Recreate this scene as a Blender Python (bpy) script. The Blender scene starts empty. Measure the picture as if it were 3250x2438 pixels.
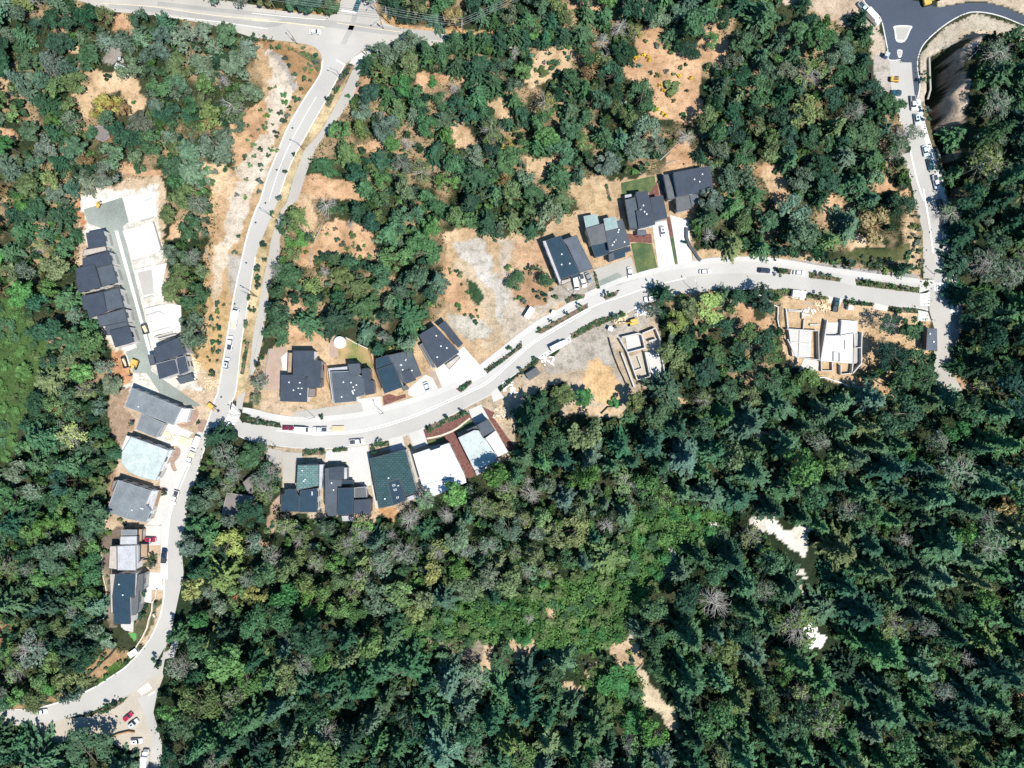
import bpy, bmesh, math, random
import numpy as np
from mathutils import Vector, Matrix
random.seed(7); rng = np.random.default_rng(7)
scene = bpy.context.scene
C = scene.collection
# ---------------------------------------------------------------- camera, sky, sun, exposure
H = 283.0          # height of the drone over the ground, metres
S = 0.13           # metres on the ground per photograph pixel
cam_d = bpy.data.cameras.new('camera'); cam = bpy.data.objects.new('camera', cam_d); C.objects.link(cam)
cam.location = (0, 0, H); cam.rotation_euler = (0, 0, 0)
cam_d.sensor_width = 36.0; cam_d.lens = 36.0*H/(3250*S); cam_d.clip_start = 1; cam_d.clip_end = 6000
scene.camera = cam
EL = math.radians(62); az = Vector((0.743, -0.669))
world = bpy.data.worlds.new('World'); scene.world = world; world.use_nodes = True
wn = world.node_tree.nodes; wl = world.node_tree.links
sky = wn.new('ShaderNodeTexSky'); sky.sky_type = 'NISHITA'; sky.sun_disc = False
sky.sun_elevation = EL; sky.sun_rotation = math.atan2(az.x, az.y)
wn['Background'].inputs['Strength'].default_value = 0.08
tn = wn.new('ShaderNodeMix'); tn.data_type = 'RGBA'; tn.blend_type = 'MULTIPLY'; tn.inputs['Factor'].default_value = 1; tn.inputs['B'].default_value = (.50, .95, 1.25, 1)
wl.new(sky.outputs[0], tn.inputs['A']); wl.new(tn.outputs['Result'], wn['Background'].inputs[0])
sd = bpy.data.lights.new('sun', 'SUN'); sd.energy = 5.0; sd.angle = math.radians(0.5); sd.color = (1.0, 0.955, 0.88)
sun = bpy.data.objects.new('sun', sd); C.objects.link(sun)
tosun = Vector((az.x*math.cos(EL), az.y*math.cos(EL), math.sin(EL)))
sun.rotation_euler = tosun.to_track_quat('Z', 'Y').to_euler(); sun.location = (60, -60, 200)
scene.view_settings.view_transform = 'Standard'; scene.view_settings.look = 'None'
scene.view_settings.exposure = 0.66; scene.view_settings.gamma = 1
# ---------------------------------------------------------------- helpers
K = 850/2210.0
def T(t, pts):                                   # zoom-tile pixels -> photograph pixels
    ox, oy = int(t[0])*800, int(t[1])*600
    return [(ox+x*K, oy+y*K) for x, y in pts]
def Z(x0, y0, k, pts): return [(x0+x*k, y0+y*k) for x, y in pts]
def F(pts): return [(x*1.4693, y*1.4693) for x, y in pts]
def W(p, h=0.0):                                 # photograph pixel of a point standing h metres high -> world x, y
    f = S*(1-h/H); return ((p[0]-1625)*f, (1219-p[1])*f)
def WP(pts, h=0.0): return [W(p, h) for p in pts]
def smooth(pts, n=4, closed=False):
    out = []; m = len(pts)
    if m < 3: return pts
    rngi = range(m if closed else m-1)
    for i in rngi:
        g = (lambda k: pts[k % m]) if closed else (lambda k: pts[max(0, min(m-1, k))])
        p0, p1, p2, p3 = g(i-1), g(i), g(i+1), g(i+2)
        for j in range(n):
            t = j/n; t2 = t*t; t3 = t2*t
            out.append(tuple(0.5*((2*p1[a])+(-p0[a]+p2[a])*t+(2*p0[a]-5*p1[a]+4*p2[a]-p3[a])*t2+(-p0[a]+3*p1[a]-3*p2[a]+p3[a])*t3) for a in (0, 1)))
    if not closed: out.append(tuple(pts[-1]))
    return out
def area(p): return 0.5*sum(p[i][0]*p[(i+1) % len(p)][1]-p[(i+1) % len(p)][0]*p[i][1] for i in range(len(p)))
def ccw(p): return list(p) if area(p) > 0 else list(p)[::-1]
def inpoly(px, py, poly):                        # numpy even-odd test
    r = np.zeros(px.shape, bool); n = len(poly)
    for i in range(n):
        x1, y1 = poly[i]; x2, y2 = poly[(i+1) % n]
        if y1 == y2: continue
        c = ((y1 > py) != (y2 > py)) & (px < (x2-x1)*(py-y1)/(y2-y1)+x1)
        r ^= c
    return r
_T = np.random.default_rng(3).random((256, 256))
def vnoise(x, y):
    xi = np.floor(x).astype(int); yi = np.floor(y).astype(int); fx = x-xi; fy = y-yi
    fx = fx*fx*(3-2*fx); fy = fy*fy*(3-2*fy)
    g = lambda a, b: _T[a % 256, b % 256]
    return (g(xi, yi)*(1-fx)+g(xi+1, yi)*fx)*(1-fy)+(g(xi, yi+1)*(1-fx)+g(xi+1, yi+1)*fx)*fy
def fbm(x, y, o=4):
    s = 0; a = 1; t = 0
    for i in range(o): s = s+a*vnoise(x*2**i+17*i, y*2**i+31*i); t += a; a *= .55
    return s/t
class MB:
    """collects shapes; build() links them as one mesh object"""
    def __init__(s): s.v = []; s.f = []
    def add(s, v, f):
        o = len(s.v); s.v += [tuple(p) for p in v]; s.f += [tuple(i+o for i in q) for q in f]; return s
    def box(s, c, d, rz=0, pitch=0):
        m = Matrix.Translation(c) @ Matrix.Rotation(rz, 4, 'Z') @ Matrix.Rotation(pitch, 4, 'Y')
        x, y, z = d[0]/2, d[1]/2, d[2]/2
        v = [m @ Vector(p) for p in ((-x,-y,-z),(x,-y,-z),(x,y,-z),(-x,y,-z),(-x,-y,z),(x,-y,z),(x,y,z),(-x,y,z))]
        return s.add(v, [(0,3,2,1),(4,5,6,7),(0,1,5,4),(1,2,6,5),(2,3,7,6),(3,0,4,7)])
    def prism(s, poly, z0, z1, bottom=True):
        p = ccw(poly); n = len(p)
        v = [(x, y, z0) for x, y in p]+[(x, y, z1) for x, y in p]
        f = [tuple(range(n, 2*n))]+[(i, (i+1) % n, n+(i+1) % n, n+i) for i in range(n)]
        if bottom: f.append(tuple(range(n))[::-1])
        return s.add(v, f)
    def loft(s, rings):
        n = len(rings[0]); v = [p for r in rings for p in r]; f = []
        for k in range(len(rings)-1):
            for i in range(n): f.append((k*n+i, k*n+(i+1) % n, (k+1)*n+(i+1) % n, (k+1)*n+i))
        f.append(tuple(range(n))[::-1]); f.append(tuple(range((len(rings)-1)*n, len(rings)*n)))
        return s.add(v, f)
    def tube(s, a, b, r0, r1=None, n=6):
        r1 = r0 if r1 is None else r1; a = Vector(a); b = Vector(b); d = (b-a)
        if d.length < 1e-6: return s
        q = d.to_track_quat('Z', 'Y'); rr = []
        for c, r in ((a, r0), (b, r1)):
            rr.append([tuple(c+q @ Vector((r*math.cos(2*math.pi*i/n), r*math.sin(2*math.pi*i/n), 0))) for i in range(n)])
        return s.loft(rr)
    def path(s, pts, r, n=5):
        for a, b in zip(pts[:-1], pts[1:]): s.tube(a, b, r, r, n)
        return s
    def wall(s, pts, w, z0, z1):                 # a low wall along an open line, one piece
        L = offset(pts, w/2); R = offset(pts, -w/2)
        return s.prism(L+R[::-1], z0, z1)
    def build(s, name, mat, parent=None, data_only=False):
        me = bpy.data.meshes.new(name); me.from_pydata(s.v, [], s.f); me.materials.append(mat); me.update()
        if data_only: return me
        return link(name, me, parent)
def offset(pts, d):
    out = []
    for i, p in enumerate(pts):
        a = pts[max(0, i-1)]; b = pts[min(len(pts)-1, i+1)]
        t = Vector((b[0]-a[0], b[1]-a[1])); t.normalize(); out.append((p[0]-t.y*d, p[1]+t.x*d))
    return out
def link(name, me, parent=None):
    o = bpy.data.objects.new(name, me); C.objects.link(o)
    if parent is not None: o.parent = parent
    return o
def tag(o, label=None, cat=None, group=None, kind=None):
    if label: o['label'] = label
    if cat: o['category'] = cat
    if group: o['group'] = group
    if kind: o['kind'] = kind
    return o
def empty(name, loc, rz=0):
    o = bpy.data.objects.new(name, None); C.objects.link(o); o.location = loc; o.rotation_euler = (0, 0, rz); o.empty_display_size = .5; return o
def copy_tree(o, parent=None):
    c = o.copy(); C.objects.link(c); c.parent = parent
    for ch in list(o.children): copy_tree(ch, c)
    return c
# ---------------------------------------------------------------- materials
def mat(name, col, rough=.8, metal=0, var=.12, scale=1.2, bump=0, spec=.3, col2=None, fine=8.0, objcol=False, pos='Object'):
    m = bpy.data.materials.new(name); m.use_nodes = True; N = m.node_tree.nodes; L = m.node_tree.links
    b = N['Principled BSDF']; b.inputs['Roughness'].default_value = rough; b.inputs['Metallic'].default_value = metal
    b.inputs['Specular IOR Level'].default_value = spec
    if pos == 'World': tc = N.new('ShaderNodeNewGeometry').outputs['Position']
    else: tc = N.new('ShaderNodeTexCoord').outputs['Object']
    n1 = N.new('ShaderNodeTexNoise'); n1.inputs['Scale'].default_value = scale; n1.inputs['Detail'].default_value = 6; L.new(tc, n1.inputs['Vector'])
    n2 = N.new('ShaderNodeTexNoise'); n2.inputs['Scale'].default_value = fine; n2.inputs['Detail'].default_value = 4; L.new(tc, n2.inputs['Vector'])
    a = N.new('ShaderNodeMath'); a.operation = 'ADD'; L.new(n1.outputs[0], a.inputs[0]); L.new(n2.outputs[0], a.inputs[1])
    mr = N.new('ShaderNodeMapRange'); mr.inputs['From Min'].default_value = .7; mr.inputs['From Max'].default_value = 1.3
    mr.inputs['To Min'].default_value = 1-var; mr.inputs['To Max'].default_value = 1+var; L.new(a.outputs[0], mr.inputs['Value'])
    mx = N.new('ShaderNodeMix'); mx.data_type = 'RGBA'; mx.blend_type = 'MULTIPLY'; mx.inputs['Factor'].default_value = 1
    src = None
    if objcol:
        oi = N.new('ShaderNodeObjectInfo'); src = oi.outputs['Color']
    elif col2 is not None:
        m2 = N.new('ShaderNodeMix'); m2.data_type = 'RGBA'; m2.inputs['A'].default_value = (*col, 1); m2.inputs['B'].default_value = (*col2, 1)
        r2 = N.new('ShaderNodeMapRange'); r2.inputs['From Min'].default_value = .42; r2.inputs['From Max'].default_value = .6; L.new(n1.outputs[0], r2.inputs['Value']); L.new(r2.outputs[0], m2.inputs['Factor']); src = m2.outputs['Result']
    if src is None: mx.inputs['A'].default_value = (*col, 1)
    else: L.new(src, mx.inputs['A'])
    L.new(mr.outputs[0], mx.inputs['B']); L.new(mx.outputs['Result'], b.inputs['Base Color'])
    if bump:
        bp = N.new('ShaderNodeBump'); bp.inputs['Strength'].default_value = bump; bp.inputs['Distance'].default_value = .1
        L.new(n2.outputs[0], bp.inputs['Height']); L.new(bp.outputs[0], b.inputs['Normal'])
    return m
def leafmat(name, attr=None):
    m = bpy.data.materials.new(name); m.use_nodes = True; N = m.node_tree.nodes; L = m.node_tree.links
    N.remove(N['Principled BSDF']); out = N['Material Output']
    g = N.new('ShaderNodeNewGeometry')
    n1 = N.new('ShaderNodeTexNoise'); n1.inputs['Scale'].default_value = .33; n1.inputs['Detail'].default_value = 6; n1.inputs['Roughness'].default_value = .65; L.new(g.outputs['Position'], n1.inputs['Vector'])
    n2 = N.new('ShaderNodeTexWhiteNoise'); n2.noise_dimensions = '3D'
    sn = N.new('ShaderNodeVectorMath'); sn.operation = 'SNAP'; sn.inputs[1].default_value = (.5, .5, .5); L.new(g.outputs['Position'], sn.inputs[0]); L.new(sn.outputs[0], n2.inputs['Vector'])
    r1 = N.new('ShaderNodeMapRange'); r1.inputs['From Min'].default_value = .3; r1.inputs['From Max'].default_value = .7; r1.inputs['To Min'].default_value = .5; r1.inputs['To Max'].default_value = 1.6; L.new(n1.outputs[0], r1.inputs['Value'])
    r2 = N.new('ShaderNodeMapRange'); r2.inputs['To Min'].default_value = .7; r2.inputs['To Max'].default_value = 1.35; L.new(n2.outputs['Value'], r2.inputs['Value'])
    mu = N.new('ShaderNodeMath'); mu.operation = 'MULTIPLY'; L.new(r1.outputs[0], mu.inputs[0]); L.new(r2.outputs[0], mu.inputs[1])
    if attr: ci = N.new('ShaderNodeAttribute'); ci.attribute_name = attr; cs = ci.outputs['Color']
    else: ci = N.new('ShaderNodeObjectInfo'); cs = ci.outputs['Color']
    mx = N.new('ShaderNodeVectorMath'); mx.operation = 'SCALE'; L.new(cs, mx.inputs[0]); L.new(mu.outputs[0], mx.inputs['Scale'])
    d = N.new('ShaderNodeBsdfDiffuse'); t = N.new('ShaderNodeBsdfTranslucent'); ms = N.new('ShaderNodeMixShader'); ms.inputs[0].default_value = .22
    L.new(mx.outputs[0], d.inputs['Color']); L.new(mx.outputs[0], t.inputs['Color']); L.new(d.outputs[0], ms.inputs[1]); L.new(t.outputs[0], ms.inputs[2]); L.new(ms.outputs[0], out.inputs['Surface'])
    return m
M = {}
def road_mat(name, col, streak=.1):
    return mat(name, col, .85, 0, streak, .06, .1, .2, fine=3.0, pos='World')
M['asphalt_old'] = road_mat('worn pale asphalt', (.33, .315, .29), .12)
M['asphalt_hwy'] = road_mat('sun bleached asphalt', (.34, .32, .29), .16)
M['asphalt_new'] = road_mat('fresh dark asphalt', (.048, .06, .082), .2)
M['lane'] = road_mat('damp grey green lane', (.20, .22, .195), .35)
M['lane_light'] = road_mat('light parking lane asphalt', (.37, .355, .33), .12)
M['wear'] = road_mat('darker worn wheel lane', (.27, .26, .245), .2)
M['concrete'] = road_mat('pale concrete', (.41, .395, .37), .14)
M['concrete_grey'] = road_mat('grey concrete', (.315, .295, .265), .16)
M['kerb'] = road_mat('bright kerb concrete', (.48, .47, .445), .12)
M['paint'] = mat('white road paint', (.78, .77, .74), .6, var=.08, pos='World')
M['paint_y'] = mat('faded yellow road paint', (.62, .52, .3), .6, var=.15, pos='World')
M['white_pad'] = mat('white construction gravel', (.50, .49, .465), .9, var=.2, scale=.12, fine=1.5, pos='World')
M['lawn'] = mat('mown lawn', (.05, .085, .035), .9, var=.3, scale=.25, fine=2, col2=(.085, .1, .035), pos='World')
M['lawn_dry'] = mat('half dry lawn', (.13, .16, .05), .9, var=.25, scale=.12, fine=2, col2=(.28, .19, .09), pos='World')
M['turf'] = mat('bright artificial turf', (.07, .24, .06), .9, var=.1, pos='World')
M['mulch'] = mat('reddish bark mulch', (.125, .056, .045), .95, var=.6, scale=1.2, fine=4, bump=.5, pos='World')
M['soil'] = mat('dark planting soil', (.13, .09, .065), .95, var=.35, scale=.8, fine=4, pos='World')
M['soil2'] = mat('bare brown earth', (.24, .16, .12), .95, var=.3, scale=.6, fine=3, pos='World')
M['brownpave'] = mat('brown gravel court', (.3, .22, .17), .95, var=.15, scale=.4, fine=3, pos='World')
M['dirtlot'] = mat('tan dirt lot', (.335, .295, .24), .95, var=.14, scale=.15, fine=1.6, pos='World')
RC = dict(navy=(.034, .044, .061), slate=(.056, .069, .083), blue=(.013, .033, .052), grey=(.14, .155, .165), midgrey=(.085, .09, .093), pale=(.34, .385, .365), white=(.60, .61, .61), shingle=(.030, .075, .08), shinglel=(.13, .21, .20), brown=(.15, .13, .12), lightgrey=(.33, .33, .34), ply=(.34, .30, .26), palegreen=(.19, .26, .245), deck=(.28, .19, .12), darkmetal=(.075, .09, .11))
for k, c in RC.items(): M['r_'+k] = mat('roof '+k, c, .75, var=.20, scale=.3, fine=1.6, spec=.25, bump=.1, pos='World')
def shingle(name, c):
    m = mat(name, c, .8, var=.2, scale=.6, fine=3, pos='World'); N = m.node_tree.nodes; L = m.node_tree.links
    tc = N.new('ShaderNodeTexCoord'); br = N.new('ShaderNodeTexBrick'); br.inputs['Scale'].default_value = .3; br.inputs['Color1'].default_value = (1, 1, 1, 1); br.inputs['Color2'].default_value = (.6, .68, .68, 1); br.inputs['Mortar'].default_value = (.45, .5, .5, 1); br.inputs['Mortar Size'].default_value = .06
    L.new(tc.outputs['Object'], br.inputs['Vector']); b = N['Principled BSDF']; old = b.inputs['Base Color'].links[0].from_socket
    mx = N.new('ShaderNodeMix'); mx.data_type = 'RGBA'; mx.blend_type = 'MULTIPLY'; mx.inputs['Factor'].default_value = 1; L.new(old, mx.inputs['A']); L.new(br.outputs['Color'], mx.inputs['B']); L.new(mx.outputs['Result'], b.inputs['Base Color']); return m
M['r_shingle'] = shingle('green blue shingle', RC['shingle']); M['r_shinglel'] = shingle('pale green shingle', RC['shinglel'])
M['w_white'] = mat('white render wall', (.62, .61, .59), .8, var=.06)
M['w_grey'] = mat('grey cladding', (.22, .225, .23), .7, var=.08)
M['w_dark'] = mat('charcoal cladding', (.05, .055, .06), .6, var=.1)
M['w_wood'] = mat('warm cedar cladding', (.33, .19, .1), .6, var=.2, scale=3)
M['wrap'] = mat('building wrap', (.55, .52, .48), .8, var=.15)
M['trim_d'] = mat('dark fascia metal', (.05, .055, .065), .5, .3, .08); M['trim_l'] = mat('pale fascia metal', (.27, .275, .28), .5, .2, .08)
M['glass'] = mat('window glass', (.02, .03, .04), .08, 0, .05, spec=.6); M['frame'] = mat('window frame', (.06, .06, .065), .4, var=.05)
M['door'] = mat('garage door panel', (.35, .33, .3), .5, var=.06)
M['vent'] = mat('galvanised vent', (.75, .75, .75), .4, .4, .05); M['metal'] = mat('galvanised steel', (.45, .46, .47), .4, .6, .08)
M['pole'] = mat('weathered wood pole', (.22, .17, .13), .9, var=.25, scale=3); M['black'] = mat('black rubber', (.015, .015, .016), .8, var=.1)
M['wire'] = mat('cable sheath', (.25, .25, .25), .6, var=.05); M['lumber'] = mat('fresh lumber', (.55, .42, .26), .7, var=.2, scale=4)
M['yellow'] = mat('machine yellow paint', (.50, .31, .07), .45, var=.08); M['fenceblack'] = mat('black silt fence cloth', (.03, .03, .035), .8, var=.1)
M['stone'] = mat('pale stone wall', (.5, .42, .33), .9, var=.3, scale=2); M['bark'] = mat('bark', (.13, .1, .08), .95, var=.3, scale=2)
M['barkgrey'] = mat('bleached dead wood', (.27, .255, .225), .9, var=.2, scale=2); M['barkred'] = mat('smooth red bark', (.35, .15, .08), .7, var=.25)
M['leaf'] = leafmat('foliage'); M['leaf_stuff'] = leafmat('mixed foliage', 'Col')
M['yellowboard'] = mat('pale yellow sheet', (.66, .62, .3), .6, var=.05); M['whiteplastic'] = mat('white plastic', (.75, .75, .75), .4, var=.04)
M['head'] = mat('headlight lens', (.7, .72, .75), .1, .1, .02); M['cover'] = mat('dark bed cover', (.03, .04, .05), .5, var=.05)
M['water'] = mat('shallow pond water', (.03, .05, .05), .05, var=.2)
def paint(name, c): return mat('car paint '+name, c, .3, .15, .04, spec=.5)
CAR = dict(white=(.72, .72, .72), teal=(.02, .1, .13), silver=(.5, .53, .54), pale=(.42, .52, .55), green=(.012, .05, .055), navy=(.01, .025, .055), red=(.34, .015, .05), darkred=(.16, .008, .035), black=(.02, .022, .025), grey=(.2, .22, .24), blue=(.05, .12, .25))
for k, c in CAR.items(): M['c_'+k] = paint(k, c)
# ================================================================ ROADS AND LINES (photograph pixels)
R2L = T('10', [(350,350),(480,375),(550,420),(580,500),(565,600),(520,680),(440,800),(300,1040),(200,1280),(120,1480),(65,1659)])+T('01', [(2110,170),(2040,380),(1990,600),(1940,830),(1900,1060),(1860,1300),(1800,1659)])+T('02', [(1775,170),(1700,400),(1610,590),(1500,800),(1425,1000),(1385,1200),(1370,1400),(1365,1600)])+T('03', [(1350,130),(1352,230),(1320,400),(1230,600),(1060,800),(930,895),(760,1000),(540,1095),(300,1160),(0,1170),(-300,1170)])
R2R = T('10', [(1000,375),(880,440),(780,525),(765,540),(655,745),(578,890),(508,1010),(430,1150),(352,1290),(272,1480),(215,1659)])+T('01', [(2175,380),(2110,560),(2070,800),(2025,1080),(1990,1300),(1950,1659)])+T('02', [(1915,200),(1870,340),(1720,430),(1690,580),(1630,800),(1570,1000),(1530,1200),(1500,1400),(1515,1600)])+T('03', [(1500,130),(1480,220),(1440,400),(1390,600),(1280,800),(1240,900),(1120,1010),(930,1110),(760,1190),(560,1245),(300,1290),(-300,1292)])
R3T = T('12', [(-70,365),(60,390),(250,425),(500,445),(800,432),(1000,398),(1300,308),(1600,180),(1800,88),(1960,0)])+T('21', [(170,1300),(330,1190),(700,975),(950,885),(1250,785),(1500,727),(1700,703),(2000,697)])+T('31', [(0,705),(280,712),(430,735),(680,768),(830,800),(1330,860),(1420,850)])
R3B = T('12', [(-120,470),(0,515),(250,560),(600,578),(900,548),(1200,485),(1420,412),(1600,322),(1800,220),(2000,110)])+T('21', [(60,1545),(200,1455),(550,1205),(750,1105),(1000,1022),(1150,945),(1450,872),(1700,837),(2000,822)])+T('31', [(0,820),(250,830),(420,860),(590,885),(700,905),(960,940),(1090,965),(1330,978),(1420,1000)])
SWN = T('12', [(-80,285),(0,297),(150,335),(350,362),(600,357),(900,322),(1100,272),(1300,215),(1500,147),(1650,92),(1760,40)])+T('21', [(0,1345),(150,1228),(300,1120),(500,1010),(700,893),(960,780),(1080,745),(1280,690),(1550,645),(1720,612)])+T('31', [(0,602),(200,620),(450,665),(700,705),(1000,745),(1345,785)])
HWT = [(100,-30)]+T('00', [(1500,-60),(1750,-10),(2210,60)])+T('10', [(0,60),(300,97),(620,132),(700,115),(725,60),(738,-60)])
HWR = T('10', [(1010,-60),(1030,110),(1100,192),(1250,245),(1600,285),(1760,300),(2210,300)])
HWB = T('10', [(2210,400),(1300,375),(1000,375)])
HWL = T('10', [(350,350),(0,310)])+T('00', [(1900,250),(1700,195),(1300,130),(900,95),(700,20),(400,-60)])
NA = T('30', [(860,-60),(900,30),(1000,120),(1035,180),(1060,290),(1085,420),(1095,495),(1190,495),(1200,515),(1282,517),(1290,640),(1310,812),(1330,815),(1350,700),(1330,560),(1342,450),(1400,345),(1550,212),(1700,125),(1820,100),(2000,130),(2210,212),(2400,280),(2400,200),(2210,130),(2050,60),(1900,25),(1750,25),(1620,45),(1500,65),(1380,22),(1240,-5),(1180,-60)])
R4L = T('30', [(1095,495),(1110,700),(1130,800),(1180,980),(1270,1230),(1330,1500),(1370,1640)])+T('31', [(1430,300),(1460,530),(1470,640),(1470,740),(1440,800),(1420,850)])
R4R = T('30', [(1282,517),(1310,812),(1335,880),(1350,960),(1400,1150),(1470,1350),(1540,1640)])+T('31', [(1575,400),(1595,600),(1605,850),(1605,1150)])
R4path = T('30', [(1180,1340),(1250,1400),(1290,1560)])+T('31', [(1310,120),(1375,350),(1380,740),(1470,745),(1470,600),(1455,500),(1425,300),(1370,0)])+T('30', [(1330,1500),(1270,1250),(1200,1250)])
GRAVROAD = T('31', [(1430,1010),(1470,1150),(1470,1330),(1460,1550),(1560,1700),(1700,1660),(1580,1450),(1605,1300),(1605,850),(1500,850),(1420,850)])
PATH = T('10', [(890,540),(905,600),(860,680),(760,830),(800,760),(690,820),(740,700),(845,540)])
PATHL = T('10', [(850,530),(745,760),(640,960),(540,1120),(440,1230),(395,1340),(340,1480),(290,1659)])+T('11', [(240,180),(185,330),(150,460),(130,600),(90,760),(50,1000),(10,1200)])+T('01', [(2060,1500),(2030,1659)])+T('02', [(1960,150),(1950,250)])
PATHR = T('10', [(900,560),(850,760),(745,930),(600,1120),(520,1240),(450,1420),(370,1659)])+T('11', [(270,180),(245,330),(235,460),(225,600),(150,760),(130,1000),(95,1200),(30,1480)])+T('02', [(2060,0),(2010,180),(2000,260)])
LOT = T('03', [(1250,880),(1080,1030),(900,1130),(760,1230),(560,1250),(300,1270),(-300,1270),(-300,1330),(300,1310),(250,1420),(420,1500),(700,1380),(850,1400),(1000,1500),(1150,1520),(1150,1720),(1340,1720),(1330,1450),(1260,1200),(1290,1060),(1350,900),(1330,820)])
SWW = T('03', [(1380,580),(1480,590),(1440,740),(1360,760),(1340,880),(1240,930),(1250,860),(1340,740)])
# ================================================================ GROUND: one sheet, its soil and grass kinds in a colour attribute
cx = np.arange(-236, 236.1, .8); cy = np.arange(-180, 180.1, .8)
ex = np.array([250, 275, 320, 400, 520, 700, 1000, 1500.])
gx = np.concatenate([-ex[::-1], cx, ex]); gy = np.concatenate([-ex[::-1], cy, ex])
X, Y = np.meshgrid(gx, gy); wx = X+6.*(fbm(X*.11, Y*.11, 3)-.5)+1.6*(vnoise(X*.6, Y*.6)-.5); wy = Y+6.*(fbm(X*.11+50, Y*.11+50, 3)-.5)+1.6*(vnoise(X*.6+9, Y*.6)-.5)
G = np.empty(X.shape+(3,)); G[:] = (.026, .034, .017)
nz = fbm(X*.05, Y*.05); G += ((nz[..., None]-.5)*np.array([.08, .05, .03])).clip(-.012, .05)
px = X/S+1625; py = 1219-Y/S; pwx = wx/S+1625; pwy = 1219-wy/S
fy = py/1.4693; fx_ = px/1.4693
dryw = ((fy < 830) & (fx_ < 2020)).astype(float)*np.clip((fbm(X*.07+3, Y*.07+8, 4)-.50)*9, 0, 1)
G = G*(1-dryw[..., None])+dryw[..., None]*np.array((.25, .175, .105)); OPEN = []
TG = (fbm(X*.16+9, Y*.16, 5)-.5)*2
def zone(poly, col, soft=True, amt=1.0, open_=True, grain=.18):
    xs = [p[0] for p in poly]; ys = [p[1] for p in poly]
    i0, i1 = np.searchsorted(gx, ((min(xs)-60-1625)*S, (max(xs)+60-1625)*S)); j0, j1 = np.searchsorted(gy, ((1219-max(ys)-60)*S, (1219-min(ys)+60)*S)); sl = (slice(max(0, j0-1), j1+1), slice(max(0, i0-1), i1+1))
    m = inpoly((pwx if soft else px)[sl], (pwy if soft else py)[sl], poly)
    c = np.array(col)*np.array((.84, .80, .76))*(1+grain*1.7*TG[sl][..., None]*np.array((1, 1.1, 1.25)))
    g_ = G[sl]; g_[m] = g_[m]*(1-amt)+c[m]*amt
    if open_: OPEN.append(poly)
    return m
dry = (.37, .21, .105); tan = (.45, .325, .205); rocky = (.52, .46, .39); grav = (.36, .335, .30); green = (.05, .105, .025); brush = (.12, .12, .05)
# low marsh and rough greenery, west
zone(F([(-80,630),(30,650),(70,700),(105,750),(95,810),(60,850),(45,930),(30,1000),(-80,1010)]), (.06,.11,.035))
# west bank of the collector road and highway corner
zone(F([(545,95),(640,85),(700,100),(700,200),(665,290),(640,390),(600,520),(560,760),(540,870),(440,860),(425,760),(440,650),(455,560),(470,470),(505,380),(515,320),(565,250),(575,190),(550,140)]), (.42,.30,.18))
zone(T('01', [(1640,150),(1700,60),(1880,-60),(1980,-60),(1900,300),(1830,560),(1780,800),(1640,760),(1700,450)]), (.44,.30,.18), open_=False)
zone(T('00', [(1760,1500),(1900,1380),(2210,1200),(2210,1720),(1700,1720)]), (.44,.31,.19), open_=False)
zone(T('10', [(60,430),(200,420),(300,560),(370,700),(360,800),(300,900),(220,1100),(120,1350),(60,1500),(-60,1600),(-120,1400),(0,1200),(80,1000),(60,900),(150,780),(120,700),(200,650)]), rocky)
zone(T('01', [(1960,-60),(2080,-60),(2060,160),(1950,400),(1880,560),(1800,560),(1850,420),(1880,240),(1900,100)]), rocky)
zone(T('01', [(1880,540),(2000,560),(1960,760),(1900,900),(1890,760)]), grav, False)
zone(T('10', [(120,430),(210,425),(330,600),(380,700),(350,770),(270,600),(200,500)]), (.33,.31,.29), False)
zone(T('01', [(1680,760),(1900,830),(1850,1250),(1760,1500),(1700,1659),(1500,1659),(1640,1300),(1720,1100)]), (.42,.29,.15))
zone(T('01', [(1760,470),(1860,480),(1880,620),(1820,900),(1740,1000),(1740,700)]), (.5,.42,.33))
zone(T('10', [(60,330),(350,360),(480,400),(560,480),(560,600),(500,680),(430,760),(380,700),(300,560),(220,440),(60,420)]), (.30,.19,.10))
# strips between the collector road and the path
zone([p for p in R2R if p[1] < 1250]+[p for p in PATHL[::-1] if p[1] < 1260], (.42,.335,.20), False, grain=.4)
# townhouse site
zone(F([(160,425),(200,400),(340,380),(358,420),(352,540),(375,620),(392,700),(405,750),(430,790),(480,830),(470,900),(445,940),(430,1000),(400,1060),(385,1120),(372,1240),(350,1340),(310,1400),(260,1350),(235,1330),(232,1180),(225,1130),(250,1020),(262,930),(270,880),(275,830),(235,740),(170,620),(175,500)]), (.46,.36,.26))
zone(T('01', [(620,100),(800,0),(1290,-20),(1330,500),(1380,700),(1340,850),(1480,960),(1480,1250),(1600,1450),(1680,1659),(1060,1700),(980,1560),(940,1310),(830,1100),(720,370)]), (.58,.56,.52))
zone(T('01', [(600,40),(640,30),(740,320),(690,340),(640,160)]), (.42,.2,.1)); zone(T('01', [(920,1330),(1010,1340),(1110,1600),(980,1659),(930,1500)]), (.46,.25,.14))
zone(T('02', [(900,130),(1080,70),(1020,240),(1110,330),(1120,430),(1050,440),(1010,560),(930,500),(890,300)]), (.30,.22,.16), False)
zone(T('02', [(860,860),(960,800),(900,1040),(870,1000)]), (.3,.2,.14)); zone(T('02', [(900,1230),(1000,1200),(1000,1380),(910,1400),(900,1580),(840,1560),(830,1350)]), (.16,.13,.11))
zone(T('03', [(850,0),(910,0),(940,470),(980,500),(900,500),(880,300)]), (.22,.18,.15), False); zone(T('03', [(1100,330),(1260,280),(1350,250),(1220,560),(1100,700),(1120,600),(1110,470)]), (.10,.11,.06))
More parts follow.
